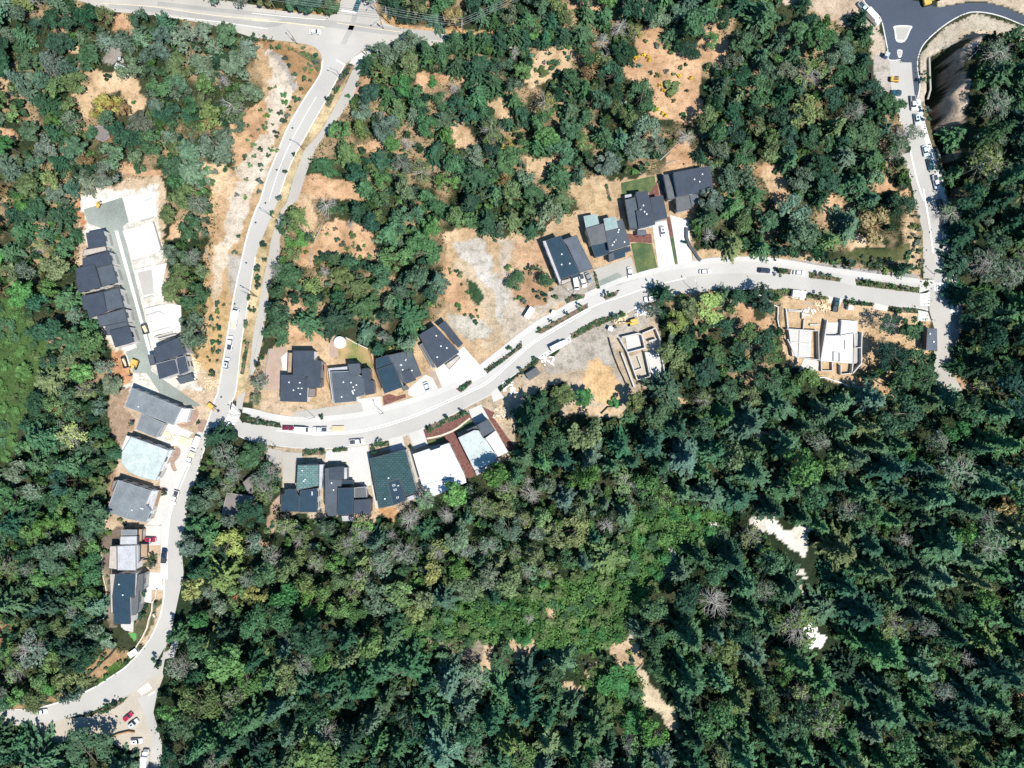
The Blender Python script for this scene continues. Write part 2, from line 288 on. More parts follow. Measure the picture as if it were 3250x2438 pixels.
zone(T('03', [(740,800),(900,650),(1080,700),(1090,760),(980,850),(860,900),(700,930)]), (.30,.2,.11)); zone(T('03', [(0,1090),(400,1050),(640,1040),(500,1090),(250,1155),(0,1165)]), (.3,.21,.12), open_=False)
zone(T('03', [(800,950),(940,820),(1100,740),(1150,760),(930,890),(760,1000)]), green, open_=False)
zone(T('03', [(-60,460),(70,480),(100,600),(20,680),(-60,680)]), (.3,.16,.11))
# north side gardens and vacant lots along the curve
zone(F([(545,860),(560,780),(600,745),(720,735),(800,765),(880,765),(900,720),(950,680),(975,600),(965,520),(1030,490),(1080,520),(1130,505),(1170,510),(1190,480),(1250,460),(1260,425),(1310,395),(1340,385),(1400,375),(1425,370),(1540,355),(1545,400),(1500,450),(1490,490),(1500,540),(1500,580),(1350,650),(1150,740),(1050,830),(900,900),(700,925),(560,915)]), (.42,.31,.20))
zone(T('11', [(620,1150),(240,1300),(90,1659),(300,1659),(600,1659),(620,1300)]), (.46,.34,.22))
zone(T('12', [(100,-120),(230,-60),(230,200),(600,230),(640,340),(300,350),(0,280),(140,140)]), (.45,.35,.25), False)
zone(T('11', [(1640,420),(1700,380),(1760,370),(1890,430),(1980,560),(2100,760),(2300,1060),(2300,1180),(2160,1220),(2060,1250),(1950,1340),(1880,1300),(1990,1160),(1850,900),(1700,640)]), (.44,.36,.26))
zone(T('11', [(1650,450),(1760,375),(1880,430),(1950,540),(1990,640),(2100,800),(2260,1080),(2190,1170),(2060,1080),(1960,860),(1830,650),(1720,580),(1650,520)]), (.46,.44,.41), grain=.22)
if 0: zone(T('11', [(1640,420),(1760,370),(1880,430),(2000,560),(2060,700),(2200,1010),(2210,1160),(2060,1250),(1950,1340),(1880,1300),(1990,1160),(1850,900),(1700,640)]), (.50,.47,.42))
zone(T('21', [(-60,400),(100,500),(0,640),(200,780),(430,830),(520,900),(480,950),(240,1130),(120,1240),(0,1200),(0,880)]), (.42,.37,.31))
zone(T('21', [(380,820),(520,760),(740,680),(800,820),(700,880),(520,960),(430,900)]), (.37,.345,.31), False)
zone(T('21', [(0,700),(250,640),(350,700),(380,830),(380,930),(200,980),(110,950),(60,850)]), (.33,.21,.13))
zone(T('21', [(100,460),(300,440),(340,620),(240,650),(100,600)]), (.42,.28,.18))
zone(T('11', [(1600,1010),(1850,1000),(1990,1150),(1870,1260),(1780,1280),(1640,1090)]), (.40,.38,.33))
zone(T('11', [(1770,740),(1850,780),(1920,880),(1870,970),(1800,900)]), (.03,.065,.03), False)
zone(T('20', [(700,1480),(830,1400),(850,1560),(880,1659),(600,1659),(560,1520)]), (.43,.33,.21)); zone(T('21', [(530,0),(850,0),(880,190),(800,210),(600,200)]), (.42,.31,.19))
# bank north of the eastern stretch
zone(F([(1500,540),(1600,545),(1750,560),(1900,592),(1962,590),(1950,500),(1958,430),(1975,470),(1990,560),(1990,610),(1500,600)]), (.46,.345,.22))
zone(T('21', [(1620,590),(1730,560),(2210,590),(2210,608),(1720,612)])+[], grav, False); zone(T('31', [(0,560),(400,590),(800,650),(1100,690),(1345,700),(1345,785),(1000,745),(700,705),(200,620),(0,602)]), (.30,.29,.29), False)
zone(T('31', [(640,560),(740,490),(1250,450),(1250,600),(960,600)]), (.07,.09,.035), amt=.85)
zone(T('31', [(1320,380),(1365,350),(1370,680),(1330,690)]), (.12,.13,.07), amt=.7, open_=False)
# south side of the curve
zone(F([(512,955),(600,970),(1000,880),(1130,800),(1300,700),(1400,650),(1425,700),(1435,830),(1350,862),(1345,905),(1375,905),(1210,900),(1205,882),(1240,870),(1230,830),(1165,840),(1115,900),(1110,980),(1040,1020),(900,1080),(850,1118),(700,1120),(610,1110),(600,1000),(575,990)]), (.40,.33,.25))
zone(T('21', [(560,1230),(760,1140),(1000,1050),(1180,1000),(1180,1150),(960,1220),(870,1210),(960,1500),(930,1659),(700,1500),(560,1500),(420,1540),(300,1480),(420,1300)]), grav)
zone(T('21', [(620,1620),(700,1460),(800,1420),(900,1500),(945,1659)])+T('22', [(950,160),(830,205),(740,190),(640,50)]), (.52,.36,.2))
zone(T('22', [(470,290),(600,260),(850,235),(1060,250),(1110,320),(1070,335),(900,300),(560,330)]), (.48,.36,.24))
zone(T('22', [(-60,380),(0,150),(80,30),(160,100),(80,230),(110,370),(30,400)]), (.50,.40,.27))
zone(T('12', [(960,650),(980,600),(1140,600),(1120,640)])+[], (.35,.24,.15), False); zone(T('12', [(1040,1080),(1180,1060),(1230,1100),(1200,1200),(1060,1130)]), (.42,.25,.13)); zone(T('12', [(820,1100),(980,1120),(1000,1000),(1050,1100),(1050,1180),(850,1180)]), (.45,.33,.22))
zone(T('12', [(170,990),(250,920),(230,1130),(190,1290),(110,1270),(150,1150)]), (.35,.25,.18))
# south eastern building site
zone(F([(1690,640),(1800,640),(1990,668),(2005,700),(1990,745),(1900,740),(1885,800),(1905,840),(1860,840),(1790,818),(1700,788),(1685,700)]), (.47,.345,.22))
zone(F([(1880,700),(2000,690),(2005,790),(1900,850),(1870,800)]), (.44,.31,.19), open_=False)
zone(T('32', [(640,10),(750,50),(950,70),(1120,100),(1120,160),(1010,150),(780,90)]), (.45,.28,.16), open_=False); zone(T('32', [(1480,0),(1720,0),(1810,70),(1500,40)]), (.45,.33,.22))
zone(T('31', [(1620,820),(1700,900),(1700,1080),(1670,1320),(1600,1450),(1600,1050),(1660,1040)]), (.30,.28,.26)); zone(T('31', [(1560,1500),(1650,1510),(1850,1659),(1500,1659)]), (.42,.29,.18))
# eastern cutting beside the road, lit rock on its far side
zone(T('30', [(330,-40),(860,-40),(900,60),(1000,160),(1060,290),(1095,495),(1120,780),(1000,780),(960,560),(930,400),(960,300),(860,200),(760,140),(480,120),(380,60)]), (.42,.36,.29))
zone(T('30', [(960,450),(1095,480),(1120,790),(990,740)]), (.36,.335,.31), False)
zone(T('30', [(1330,815),(1350,560),(1360,440),(1550,230),(1820,110),(2400,290),(2400,380),(2210,330),(1860,260),(1700,330),(1430,470),(1440,730),(1400,820),(1430,960),(1370,930)]), (.40,.36,.30), False)
zone(T('30', [(1500,-40),(2300,-40),(2400,190),(2050,50),(1900,15),(1740,15),(1500,60)]), (.44,.37,.29), False)
zone(T('30', [(1560,440),(1800,300),(1760,400),(1640,520),(1660,700),(1630,1000),(1660,1060),(1560,1050),(1500,1020),(1500,820),(1600,720),(1590,560)]), (.42,.34,.27))
zone(T('30', [(1640,280),(1860,250),(2300,320),(2300,380),(1900,330),(1760,340)]), (.42,.35,.26), open_=False)
zone(T('30', [(1560,1270),(1640,1270),(1640,1330),(1570,1330)]), (.45,.33,.23)); zone(T('31', [(1590,0),(1720,0),(1740,280),(1800,420),(1640,420),(1620,200)]), (.33,.23,.15), open_=False)
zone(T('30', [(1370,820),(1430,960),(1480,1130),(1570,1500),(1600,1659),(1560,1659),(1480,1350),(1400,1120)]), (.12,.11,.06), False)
zone(T('30', [(2030,1659),(0,1659)])+[], (.1,.1,.1)) if False else None
# highway verges
zone(T('10', [(0,40),(300,90),(600,100),(700,70),(700,115),(620,132),(300,97),(0,60)]), (.42,.27,.14), False); zone(T('10', [(1040,110),(1140,85),(1220,110),(1260,190),(1500,200),(1740,235),(2000,240),(2210,170),(2210,290),(1760,290),(1500,280),(1250,240),(1090,190)]), (.46,.30,.16))
zone(T('20', [(500,40),(600,10),(780,0),(780,40),(600,40),(520,100)]), (.42,.28,.18)); zone(F([(1690,10),(1780,40),(1860,60),(1850,-40),(1690,-40)]), (.42,.34,.26))
# clearings in the north woods
CL = [('20', [(190,660),(270,430),(480,350),(620,430),(560,560),(340,680),(210,730)]), ('20', [(880,600),(1000,545),(1100,450),(1080,280),(1200,180),(1330,250),(1400,440),(1600,450),(1610,220),(1740,190),(1850,400),(1800,520),(1640,520),(1650,900),(1480,1020),(1200,980),(1260,760),(1000,630)]), ('20', [(1280,1350),(1420,1180),(1540,1220),(1620,1350),(1300,1420)]), ('20', [(180,1290),(430,1330),(400,1500),(200,1450)]), ('20', [(1700,1020),(2040,960),(1950,1050),(1760,1060)]),
 ('10', [(1360,590),(1840,610),(1850,650),(1430,670),(1420,740),(1360,700)]), ('10', [(1630,1060),(1750,990),(1890,1200),(1700,1210)]), ('10', [(870,1200),(1000,1140),(1130,1200),(1000,1250)]), ('10', [(400,1480),(620,1460),(900,1560),(960,1659),(380,1659)]), ('10', [(1920,800),(2080,800),(2100,1000),(2040,980)]), ('10', [(870,640),(980,620),(960,760),(830,800)]),
 ('11', [(520,400),(700,250),(920,260),(1000,400),(1090,610),(850,580),(550,520),(480,640),(360,620),(330,450)]), ('11', [(380,60),(500,60),(560,280),(460,500),(420,300)]), ('11', [(180,950),(380,830),(420,1000),(240,1020),(170,1080)]), ('11', [(200,1150),(330,1120),(560,1190),(620,1240),(300,1280)]), ('11', [(1600,330),(1890,270),(1900,400),(1640,440),(1650,600),(1600,560)]),
 ('11', [(1600,560),(1700,680),(1800,900),(1900,1060),(1700,1010),(1560,830)]), ('20', [(2020,1350),(2210,1350),(2210,1520)]), ('30', [(40,1400),(130,1360),(270,1450),(260,1659),(130,1659)]), ('31', [(100,0),(260,20),(240,170),(140,200)]), ('31', [(540,50),(700,60),(760,250),(600,260),(520,320)]), ('31', [(580,400),(800,340),(920,430),(1100,450),(740,480)]), ('30', [(1000,1450),(1130,1420),(1170,1560),(990,1600)]), ('30', [(540,290),(620,270),(600,400),(540,390)]), ('30', [(260,520),(340,520),(320,580),(260,570)]), ('21', [(1880,900),(2060,960),(2080,1060),(2200,1060),(2200,1180),(1960,1130)]),
 ('31', [(1180,1400-1400),(1260,0),(1260,60),(1220,80)]), ('00', [(620,780),(700,600),(850,560),(1080,600),(1230,800),(1200,900),(1110,990),(1060,830),(950,740),(780,800),(740,1020),(660,880)]), ('00', [(935,120),(1050,140),(1110,240),(960,280)]), ('00', [(1560,220),(1720,220),(1750,290),(1700,350),(1620,320)]), ('00', [(-60,560),(0,560),(100,650),(70,760),(-60,780)]), ('00', [(-60,1020),(0,1020),(150,1100),(130,1170),(-60,1110)]), ('01', [(1380,330),(1480,260),(1540,300),(1530,430),(1380,420)]), ('00', [(540,400),(650,400),(640,450),(540,470)]), ('00', [(460,1300),(560,1240),(600,1330),(520,1360)]), ('00', [(960,1340),(1400,1430),(1400,1500),(1250,1450),(1000,1440)]), ('00', [(1640,1330),(1900,1330),(1960,1460),(1950,1659),(1760,1600),(1700,1450)]), ('00', [(1880,1040),(1960,960),(2210,800),(2210,1100),(1980,1330),(1920,1250)]),
 ('12', [(60,1340),(120,1340),(160,1420),(60,1400)]), ('22', [(1370,240),(1460,130),(1500,200),(1440,270)])]
for i, (t, p) in enumerate(CL): zone(T(t, p), (.46, .30, .185) if i % 3 else (.50, .37, .24), grain=.3)
zone(T('00', [(835,500),(930,340),(1000,370),(1000,470),(920,545)]), (.26,.24,.22), False)
# southern meadow, sand patches and dry creek bed
zone(T('23', [(-200,500),(0,300),(300,160),(500,100),(1000,0),(1330,0),(1280,170),(1120,330),(1050,450),(1000,560),(850,650),(560,740),(330,700),(0,600)]), (.06,.13,.03))
zone(T('22', [(1000,1100),(1500,1050),(1950,1120),(1700,1400),(1340,1450),(1320,1640),(1000,1659),(1050,1300)]), (.055,.12,.03))
zone(T('22', [(1000,1560),(1330,1400),(1330,1680),(900,1700)]), (.055,.12,.03)); zone(T('13', [(1350,440),(1700,250),(2000,280),(2210,420),(2210,580),(2050,620),(1500,640),(1300,600)]), (.05,.11,.04))
zone(T('23', [(700,850),(900,800),(1110,870),(1150,1000),(1170,1200),(1180,1300),(900,1270),(700,1100),(660,950)]), (.05,.11,.035)); zone(T('13', [(1380,620),(1900,620),(1880,780),(1600,740)]), (.22,.19,.15))
for t, p in (('23', [(-60,600),(0,590),(130,620),(290,590),(290,740),(190,820),(90,820),(90,700),(0,640)]), ('13', [(1890,640),(1980,640),(1960,800),(2100,890),(2080,940),(1880,870)]), ('13', [(2060,600),(2210,590),(2210,820),(2150,800),(2170,680)]), ('23', [(860,640),(1060,560),(1110,620),(1150,780),(1110,850),(960,790)]), ('23', [(490,950),(640,930),(660,1090),(480,1090)]), ('23', [(680,770),(770,750),(740,900),(660,900)]), ('23', [(330,340),(380,340),(430,430),(400,460),(320,440)])): zone(T(t, p), (.45,.34,.23))
zone(T('23', [(1080,840),(1190,900),(1300,1040),(1400,1180),(1510,1390),(1450,1410),(1330,1270),(1240,1160),(1150,1110),(1160,980)]), (.50,.42,.31)); zone(T('23', [(960,1225),(1080,1270),(1170,1310),(1160,1330),(1040,1280)]), (.45,.38,.28))
zone(T('22', [(1660,1230),(1800,1200),(1840,1300),(1760,1360),(1700,1310)]), (.62,.6,.58)); zone(T('22', [(1980,1200),(2100,1155),(2230,1140),(2210,1260),(2080,1290)]), (.60,.57,.53))
zone(T('32', [(-100,1180),(0,1165),(90,1150),(220,1230),(430,1240),(450,1340),(410,1490),(250,1340),(130,1260),(30,1210)]), (.66,.63,.58)); zone(T('32', [(420,1140),(570,1120),(550,1200),(420,1200)]), (.4,.33,.26), open_=False)
zone(T('32', [(310,1570),(400,1560),(430,1659),(380,1659)])+T('33', [(420,60),(330,40)]), (.66,.64,.6)); zone(T('33', [(370,400),(480,440),(590,600),(500,680),(400,665),(400,540)]), (.95,.95,.95))
zone(T('33', [(340,130),(380,150),(440,280),(400,300)]), (.5,.45,.38)); zone(T('22', [(1330,1400),(1410,1430),(1410,1600),(1340,1640),(1320,1540)]), (.45,.43,.40)); zone(T('23', [(1340,0),(1400,0),(1300,160),(1240,120)]), (.45,.43,.4)); zone(T('23', [(1040,430),(1090,480),(1100,570),(1050,560)]), (.35,.34,.33))
zone(T('22', [(2130,440),(2240,420),(2240,480),(2140,500)])+[], (.5,.38,.28)); zone(T('32', [(0,450),(290,380),(290,420),(70,510),(0,490)]), (.52,.4,.3))
zone(T('33', [(1940,900),(2210,980),(2200,1070),(1980,940)]), (.4,.25,.18), open_=False); zone(T('33', [(1750,1480),(1830,1500),(1870,1600),(1780,1620)]), (.38,.24,.14), open_=False)
# heights: gentle swells under the woods, the sunken cutting in the east
paved = np.zeros(X.shape, bool)
HWO = [p for p in HWT+HWR if p[0] < 1500]+T('10', [(1760,300),(1500,330),(1250,330)])+HWB[2:]+HWL
ROADPOLYS = [R2L+R2R[::-1], R3T+R3B[::-1], SWN+R3T[::-1], HWO, NA, R4L+R4R[::-1], R4path, GRAVROAD, PATHL+PATHR[::-1], LOT, SWW]
flat = np.zeros(X.shape, bool)
def ipb(poly):
    xs = [p[0] for p in poly]; ys = [p[1] for p in poly]; i0, i1 = np.searchsorted(gx, ((min(xs)-9-1625)*S, (max(xs)+9-1625)*S)); j0, j1 = np.searchsorted(gy, ((1210-max(ys))*S, (1228-min(ys))*S)); sl = (slice(max(0, j0), j1), slice(max(0, i0), i1)); return sl, inpoly(px[sl], py[sl], poly)
for p in ROADPOLYS+OPEN:
    sl, m_ = ipb(p); flat[sl] |= m_
ff = flat.astype(float)
for _ in range(9):
    ff = np.maximum(ff, (np.roll(ff, 1, 0)+np.roll(ff, -1, 0)+np.roll(ff, 1, 1)+np.roll(ff, -1, 1))/4*.99)
Zg = (fbm(X*.03+5, Y*.03+5, 3)-.5)*3.0*(1-ff)
trench = inpoly(px, py, T('30', [(1430,470),(1560,440),(1590,560),(1600,720),(1500,820),(1500,1020),(1560,1060),(1600,1280),(1660,1659),(1610,1659),(1580,1500),(1500,1150),(1450,960),(1415,820),(1440,730)])).astype(float)
rock = inpoly(px, py, T('30', [(1600,430),(1800,310),(2100,420),(2200,900),(2150,1659),(1740,1659),(1680,1300),(1640,1060),(1560,1040),(1520,1000),(1510,830),(1610,720),(1600,560)])).astype(float)
for _ in range(2): trench = (trench+np.roll(trench, 1, 1)+np.roll(trench, -1, 1)+np.roll(trench, 1, 0)+np.roll(trench, -1, 0))/5
for _ in range(5): rock = (rock+np.roll(rock, 1, 1)+np.roll(rock, -1, 1)+np.roll(rock, 1, 0)+np.roll(rock, -1, 0))/5
Zg = Zg-8.5*trench+rock*(8.0+2.2*(fbm(X*.25, Y*.25)-.5)*2)
Zg[(np.abs(X) > 236) | (np.abs(Y) > 180)] = 0
def ground_z(x, y):
    i = min(len(gx)-1, max(0, int(np.searchsorted(gx, x)))); j = min(len(gy)-1, max(0, int(np.searchsorted(gy, y)))); return float(Zg[j, i])
ny, nx = X.shape
gm = bpy.data.meshes.new('ground'); co = np.stack([X, Y, Zg], -1).reshape(-1, 3)
idx = np.arange(nx*ny).reshape(ny, nx); q = np.stack([idx[:-1, :-1], idx[:-1, 1:], idx[1:, 1:], idx[1:, :-1]], -1).reshape(-1, 4)
gm.vertices.add(len(co)); gm.vertices.foreach_set('co', co.ravel()); gm.loops.add(q.size); gm.loops.foreach_set('vertex_index', q.ravel())
gm.polygons.add(len(q)); gm.polygons.foreach_set('loop_start', np.arange(0, q.size, 4)); gm.update(calc_edges=True); gm.validate()
ca = gm.color_attributes.new('Col', 'FLOAT_COLOR', 'POINT'); ca.data.foreach_set('color', np.concatenate([G.clip(.01, .95), np.ones(X.shape+(1,))], -1).ravel())
m = bpy.data.materials.new('soil and dry grass'); m.use_nodes = True; N = m.node_tree.nodes; L = m.node_tree.links
at = N.new('ShaderNodeAttribute'); at.attribute_name = 'Col'; geo = N.new('ShaderNodeNewGeometry')
def nz_(sc, det=5, rough=.6):
    n = N.new('ShaderNodeTexNoise'); n.inputs['Scale'].default_value = sc; n.inputs['Detail'].default_value = det; n.inputs['Roughness'].default_value = rough; L.new(geo.outputs['Position'], n.inputs['Vector']); return n
a1, a2, a3 = nz_(.35, 8, .7), nz_(1.6, 6, .65), nz_(.12, 4)
mrr = N.new('ShaderNodeMapRange'); mrr.inputs['From Min'].default_value = .3; mrr.inputs['From Max'].default_value = .7; mrr.inputs['To Min'].default_value = .68; mrr.inputs['To Max'].default_value = 1.3; L.new(a2.outputs[0], mrr.inputs['Value'])
sc = N.new('ShaderNodeVectorMath'); sc.operation = 'SCALE'; L.new(at.outputs['Color'], sc.inputs[0]); L.new(mrr.outputs[0], sc.inputs['Scale'])
tint = N.new('ShaderNodeMix'); tint.data_type = 'RGBA'; tint.blend_type = 'MULTIPLY'; tint.inputs['B'].default_value = (.52, .55, .50, 1)
mr2 = N.new('ShaderNodeMapRange'); mr2.inputs['From Min'].default_value = .47; mr2.inputs['From Max'].default_value = .68; mr2.inputs['To Max'].default_value = .95; L.new(a1.outputs[0], mr2.inputs['Value']); L.new(mr2.outputs[0], tint.inputs['Factor']); L.new(sc.outputs[0], tint.inputs['A'])
b = N['Principled BSDF']; b.inputs['Roughness'].default_value = .95; b.inputs['Specular IOR Level'].default_value = .1; L.new(tint.outputs['Result'], b.inputs['Base Color'])
bp = N.new('ShaderNodeBump'); bp.inputs['Strength'].default_value = .6; bp.inputs['Distance'].default_value = .5; L.new(a1.outputs[0], bp.inputs['Height']); L.new(bp.outputs[0], b.inputs['Normal'])
gm.materials.append(m); tag(link('ground', gm), kind='structure')
# ================================================================ ROADS, PAVEMENTS, MARKINGS
def sheet(name, pts, mt, z, z0=-.3):
    mb = MB(); mb.prism(WP(pts), z0, z, False); o = mb.build(name, M[mt]); return tag(o, kind='structure')
def strip(name, line, d0, d1, mt, z, z0=-.3, n=4):          # ribbon between two offsets (photograph pixels) of a line
    l = smooth(line, n); A = offset(l, d0); B = offset(l, d1); mb = MB(); a = WP(A); b2 = WP(B)
    v = []; f = []
    for (x, y), (x2, y2) in zip(a, b2): v += [(x, y, z0), (x, y, z), (x2, y2, z), (x2, y2, z0)]
    for i in range(len(a)-1):
        for k in range(3): f.append((4*i+k, 4*i+4+k, 4*i+5+k, 4*i+1+k))
    mb.add(v, f); return tag(mb.build(name, M[mt]), kind='structure')
sL, sR = smooth(R2L[4:], 3), smooth(R2R[4:], 3)
sheet('collector_road', smooth(R2L, 3)+smooth(R2R, 3)[::-1], 'asphalt_old', .05)
sheet('highway', HWT+HWR+HWB+HWL, 'asphalt_hwy', .042)
sheet('curved_street', smooth(R3T, 3)+smooth(R3B, 3)[::-1], 'asphalt_old', .058)
sheet('fresh_asphalt_junction', NA, 'asphalt_new', .062)
sheet('east_road', smooth(R4L, 3)+smooth(R4R, 3)[::-1], 'asphalt_old', .050)
sheet('east_path', R4path, 'concrete_grey', .034)
sheet('gravel_track', GRAVROAD, 'concrete_grey', .038)
sheet('shared_path', smooth(PATHL, 3)+smooth(PATHR, 3)[::-1], 'concrete_grey', .034)
sheet('parking_lot', LOT, 'dirtlot', .03); sheet('side_road', T('03', [(1130,1080),(1300,1030),(1265,1200),(1335,1450),(1340,1720),(1250,1720),(1250,1400),(1190,1200)]), 'asphalt_old', .036)
sheet('street_mouth', T('02', [(1880,230),(1920,290),(1972,328),(2010,385),(2110,405),(2200,425),(2200,560),(2090,512),(1990,490),(1900,462),(1760,440),(1690,520),(1750,350)]), 'asphalt_old', .046)
sheet('pavement_corner', SWW, 'concrete_grey', .036)
sheet('parking_lane', offset(smooth(SWN, 3), -9)+smooth(R3T[1:-1], 3)[::-1], 'lane_light', .066)
strip('north_pavement', SWN, 0, -17, 'concrete', .15)
strip('street_kerb', R3B, -.6, 3.2, 'concrete', .12)
strip('road_kerb', R2L[3:], -3, 1.5, 'kerb', .12); strip('road_kerb', R2R[3:11], -1, 2.5, 'kerb', .12)
strip('road_kerb', R2R[12:22], -1, 2.5, 'kerb', .12)
sheet('west_pavement', [p for p in offset(smooth(T('02', [(1640,430),(1560,590),(1440,800),(1370,1000),(1335,1200),(1325,1500),(1325,1659)]), 3), 0)]+smooth(T('02', [(1365,1659),(1370,1400),(1385,1200),(1425,1000),(1500,800),(1610,590),(1680,460)]), 3), 'concrete', .11)
strip('east_kerb', T('30', [(1330,820),(1350,930),(1400,1130),(1470,1340),(1520,1500),(1550,1659)])+T('31', [(1585,300),(1610,500),(1635,780),(1635,1040)]), -9, 8, 'kerb', .11)
strip('junction_kerb', NA[:8], -1.6, 1.6, 'kerb', .15); strip('junction_kerb', NA[12:23], -1.6, 1.6, 'kerb', .15)
sheet('corner_pavement', T('31', [(1345,750),(1470,748),(1468,790),(1430,830),(1345,858)]), 'concrete', .12); sheet('corner_pavement', T('31', [(1335,1000),(1415,1015),(1440,1090),(1335,1090)]), 'concrete', .12); sheet('corner_pavement', T('31', [(1600,850),(1665,850),(1660,1035),(1602,1035)]), 'kerb', .125)
sheet('corner_pavement', T('10', [(1000,378),(1010,520),(900,540),(790,535),(830,480),(900,435)]), 'concrete', .12); sheet('corner_pavement', T('12', [(-190,175),(-110,260),(-90,290),(-120,360),(-175,300)]), 'concrete', .12)
for pts in (T('30', [(1140,215),(1280,215),(1270,255),(1225,345),(1155,342),(1140,260)]), T('30', [(1163,415),(1205,418),(1195,472),(1172,475)])):
    sheet('traffic_island', smooth(pts, 3, True), 'kerb', .15); c = np.mean(pts, 0); sheet('traffic_island_infill', [tuple(c+(np.array(p)-c)*.82) for p in pts], 'concrete_grey', .156)
# markings
def line(pts, w, mt='paint', z=.062, name='painted_line'): return strip(name, pts, -w/2, w/2, mt, z, z-.006)
line([((a[0]*.5+b_[0]*.5), a[1]) for a, b_ in zip(T('10', [(440,800),(300,1040),(200,1280),(120,1480),(65,1659)]), T('10', [(620,800),(480,1040),(340,1280),(270,1480),(215,1659)]))], 1.2)
line(T('02', [(1600,640),(1530,800),(1430,1050),(1395,1200),(1380,1400),(1380,1659)]), 2.2); line(offset(R3T[3:13], 10), 1.3, z=.066); line(offset(R3T[2:16], 3.5), 2.2, z=.067); line(T('12', [(0,480)][:0]+[(200,432),(500,462),(800,448)]), 2, z=.068)
line(T('10', [(695,497),(770,537)]), 4, z=.06); line(T('10', [(740,85),(860,108)]), 5, z=.06); line(T('10', [(0,165),(300,190),(600,225)]), 2, 'paint_y', .05); line(T('00', [(830,28),(1300,60),(1700,120),(2210,165)]), 1.2, 'paint_y', .05); line(T('10', [(700,190),(1000,235),(1300,275)]), 1.2, 'paint_y', .05)
line(T('00', [(1100,110),(1500,150),(1800,180),(2210,240)]), 1, 'paint', .05); line(T('10', [(0,110),(300,140),(600,165)]), 1, 'paint', .05); line(T('03', [(1130,1090),(1180,1110),(1290,1040)])[:0]+T('03', [(1225,1060),(1280,1025)]), 4, z=.062)
line(T('30', [(1170,965),(1210,1050)]), 3); line(T('30', [(1270,1240),(1330,1500),(1385,1659)]), 3.5); line(T('31', [(1380,0),(1430,300),(1462,530)]), 3.5)
def crosswalk(a0, a1, b0, b1, n):
    for i in range(n):
        t0 = (i+.2)/n; t1 = (i+.7)/n; L2 = lambda p, q, t: (p[0]+(q[0]-p[0])*t, p[1]+(q[1]-p[1])*t)
        o = sheet('crosswalk_stripe', [L2(a0, a1, t0), L2(a0, a1, t1), L2(b0, b1, t1), L2(b0, b1, t0)], 'paint', .070, .052)
crosswalk(*T('31', [(1465,775),(1615,775),(1465,838),(1615,838)]), 7); crosswalk(*T('31', [(1352,868),(1352,970),(1432,850),(1432,970)]), 5)
crosswalk(*T('02', [(1890,315),(1845,445),(1960,325),(1910,460)]), 6); crosswalk(*T('03', [(1130,1020),(1225,950),(1170,1060),(1260,1000)]), 6)
for pts, w in ((T('00', [(900,45),(1300,85),(1700,145),(2210,205)])+T('10', [(300,175),(700,215),(1100,265),(1600,320)]), 15), (T('00', [(1300,30),(1800,85),(2210,125)])+T('10', [(300,150),(700,190),(1050,230),(1500,275)]), 13), (T('10', [(860,60),(830,200),(760,350),(700,520)]), 16)): strip('lane_wear', pts, -w/2, w/2, 'wear', .048 if w > 13 else .046, .044)
RP = random.Random(5)
for (ln, w) in ((smooth(R2L[6:24], 2), 24), (smooth(R3B[2:-1], 2), -26), (smooth(R4R[2:], 2), 22), (smooth(HWL[1:5], 2), -24), (smooth(NA[1:6], 2), -30)):
    for i in range(2, len(ln)-2, 3):
        d = w*RP.uniform(.3, 1.2); q_ = offset(ln, -d); a, b_ = q_[i], q_[i+1]; L_ = RP.uniform(10, 34); u = ((b_[0]-a[0]), (b_[1]-a[1])); n_ = math.hypot(*u) or 1; u = (u[0]/n_, u[1]/n_); v = (-u[1]*RP.uniform(4, 9), u[0]*RP.uniform(4, 9))
        if RP.random() < .5: sheet('asphalt_patch', [a, (a[0]+u[0]*L_, a[1]+u[1]*L_), (a[0]+u[0]*L_+v[0], a[1]+u[1]*L_+v[1]), (a[0]+v[0], a[1]+v[1])], 'wear', .0695+.0002*i, .05)
        mh = W(offset(ln, -d*.7)[i]); o = MB().tube((0, 0, 0), (0, 0, .012), .42, .42, 12).build('manhole_cover', M['cover']); o.location = (*mh, .0745); tag(o, kind='structure')
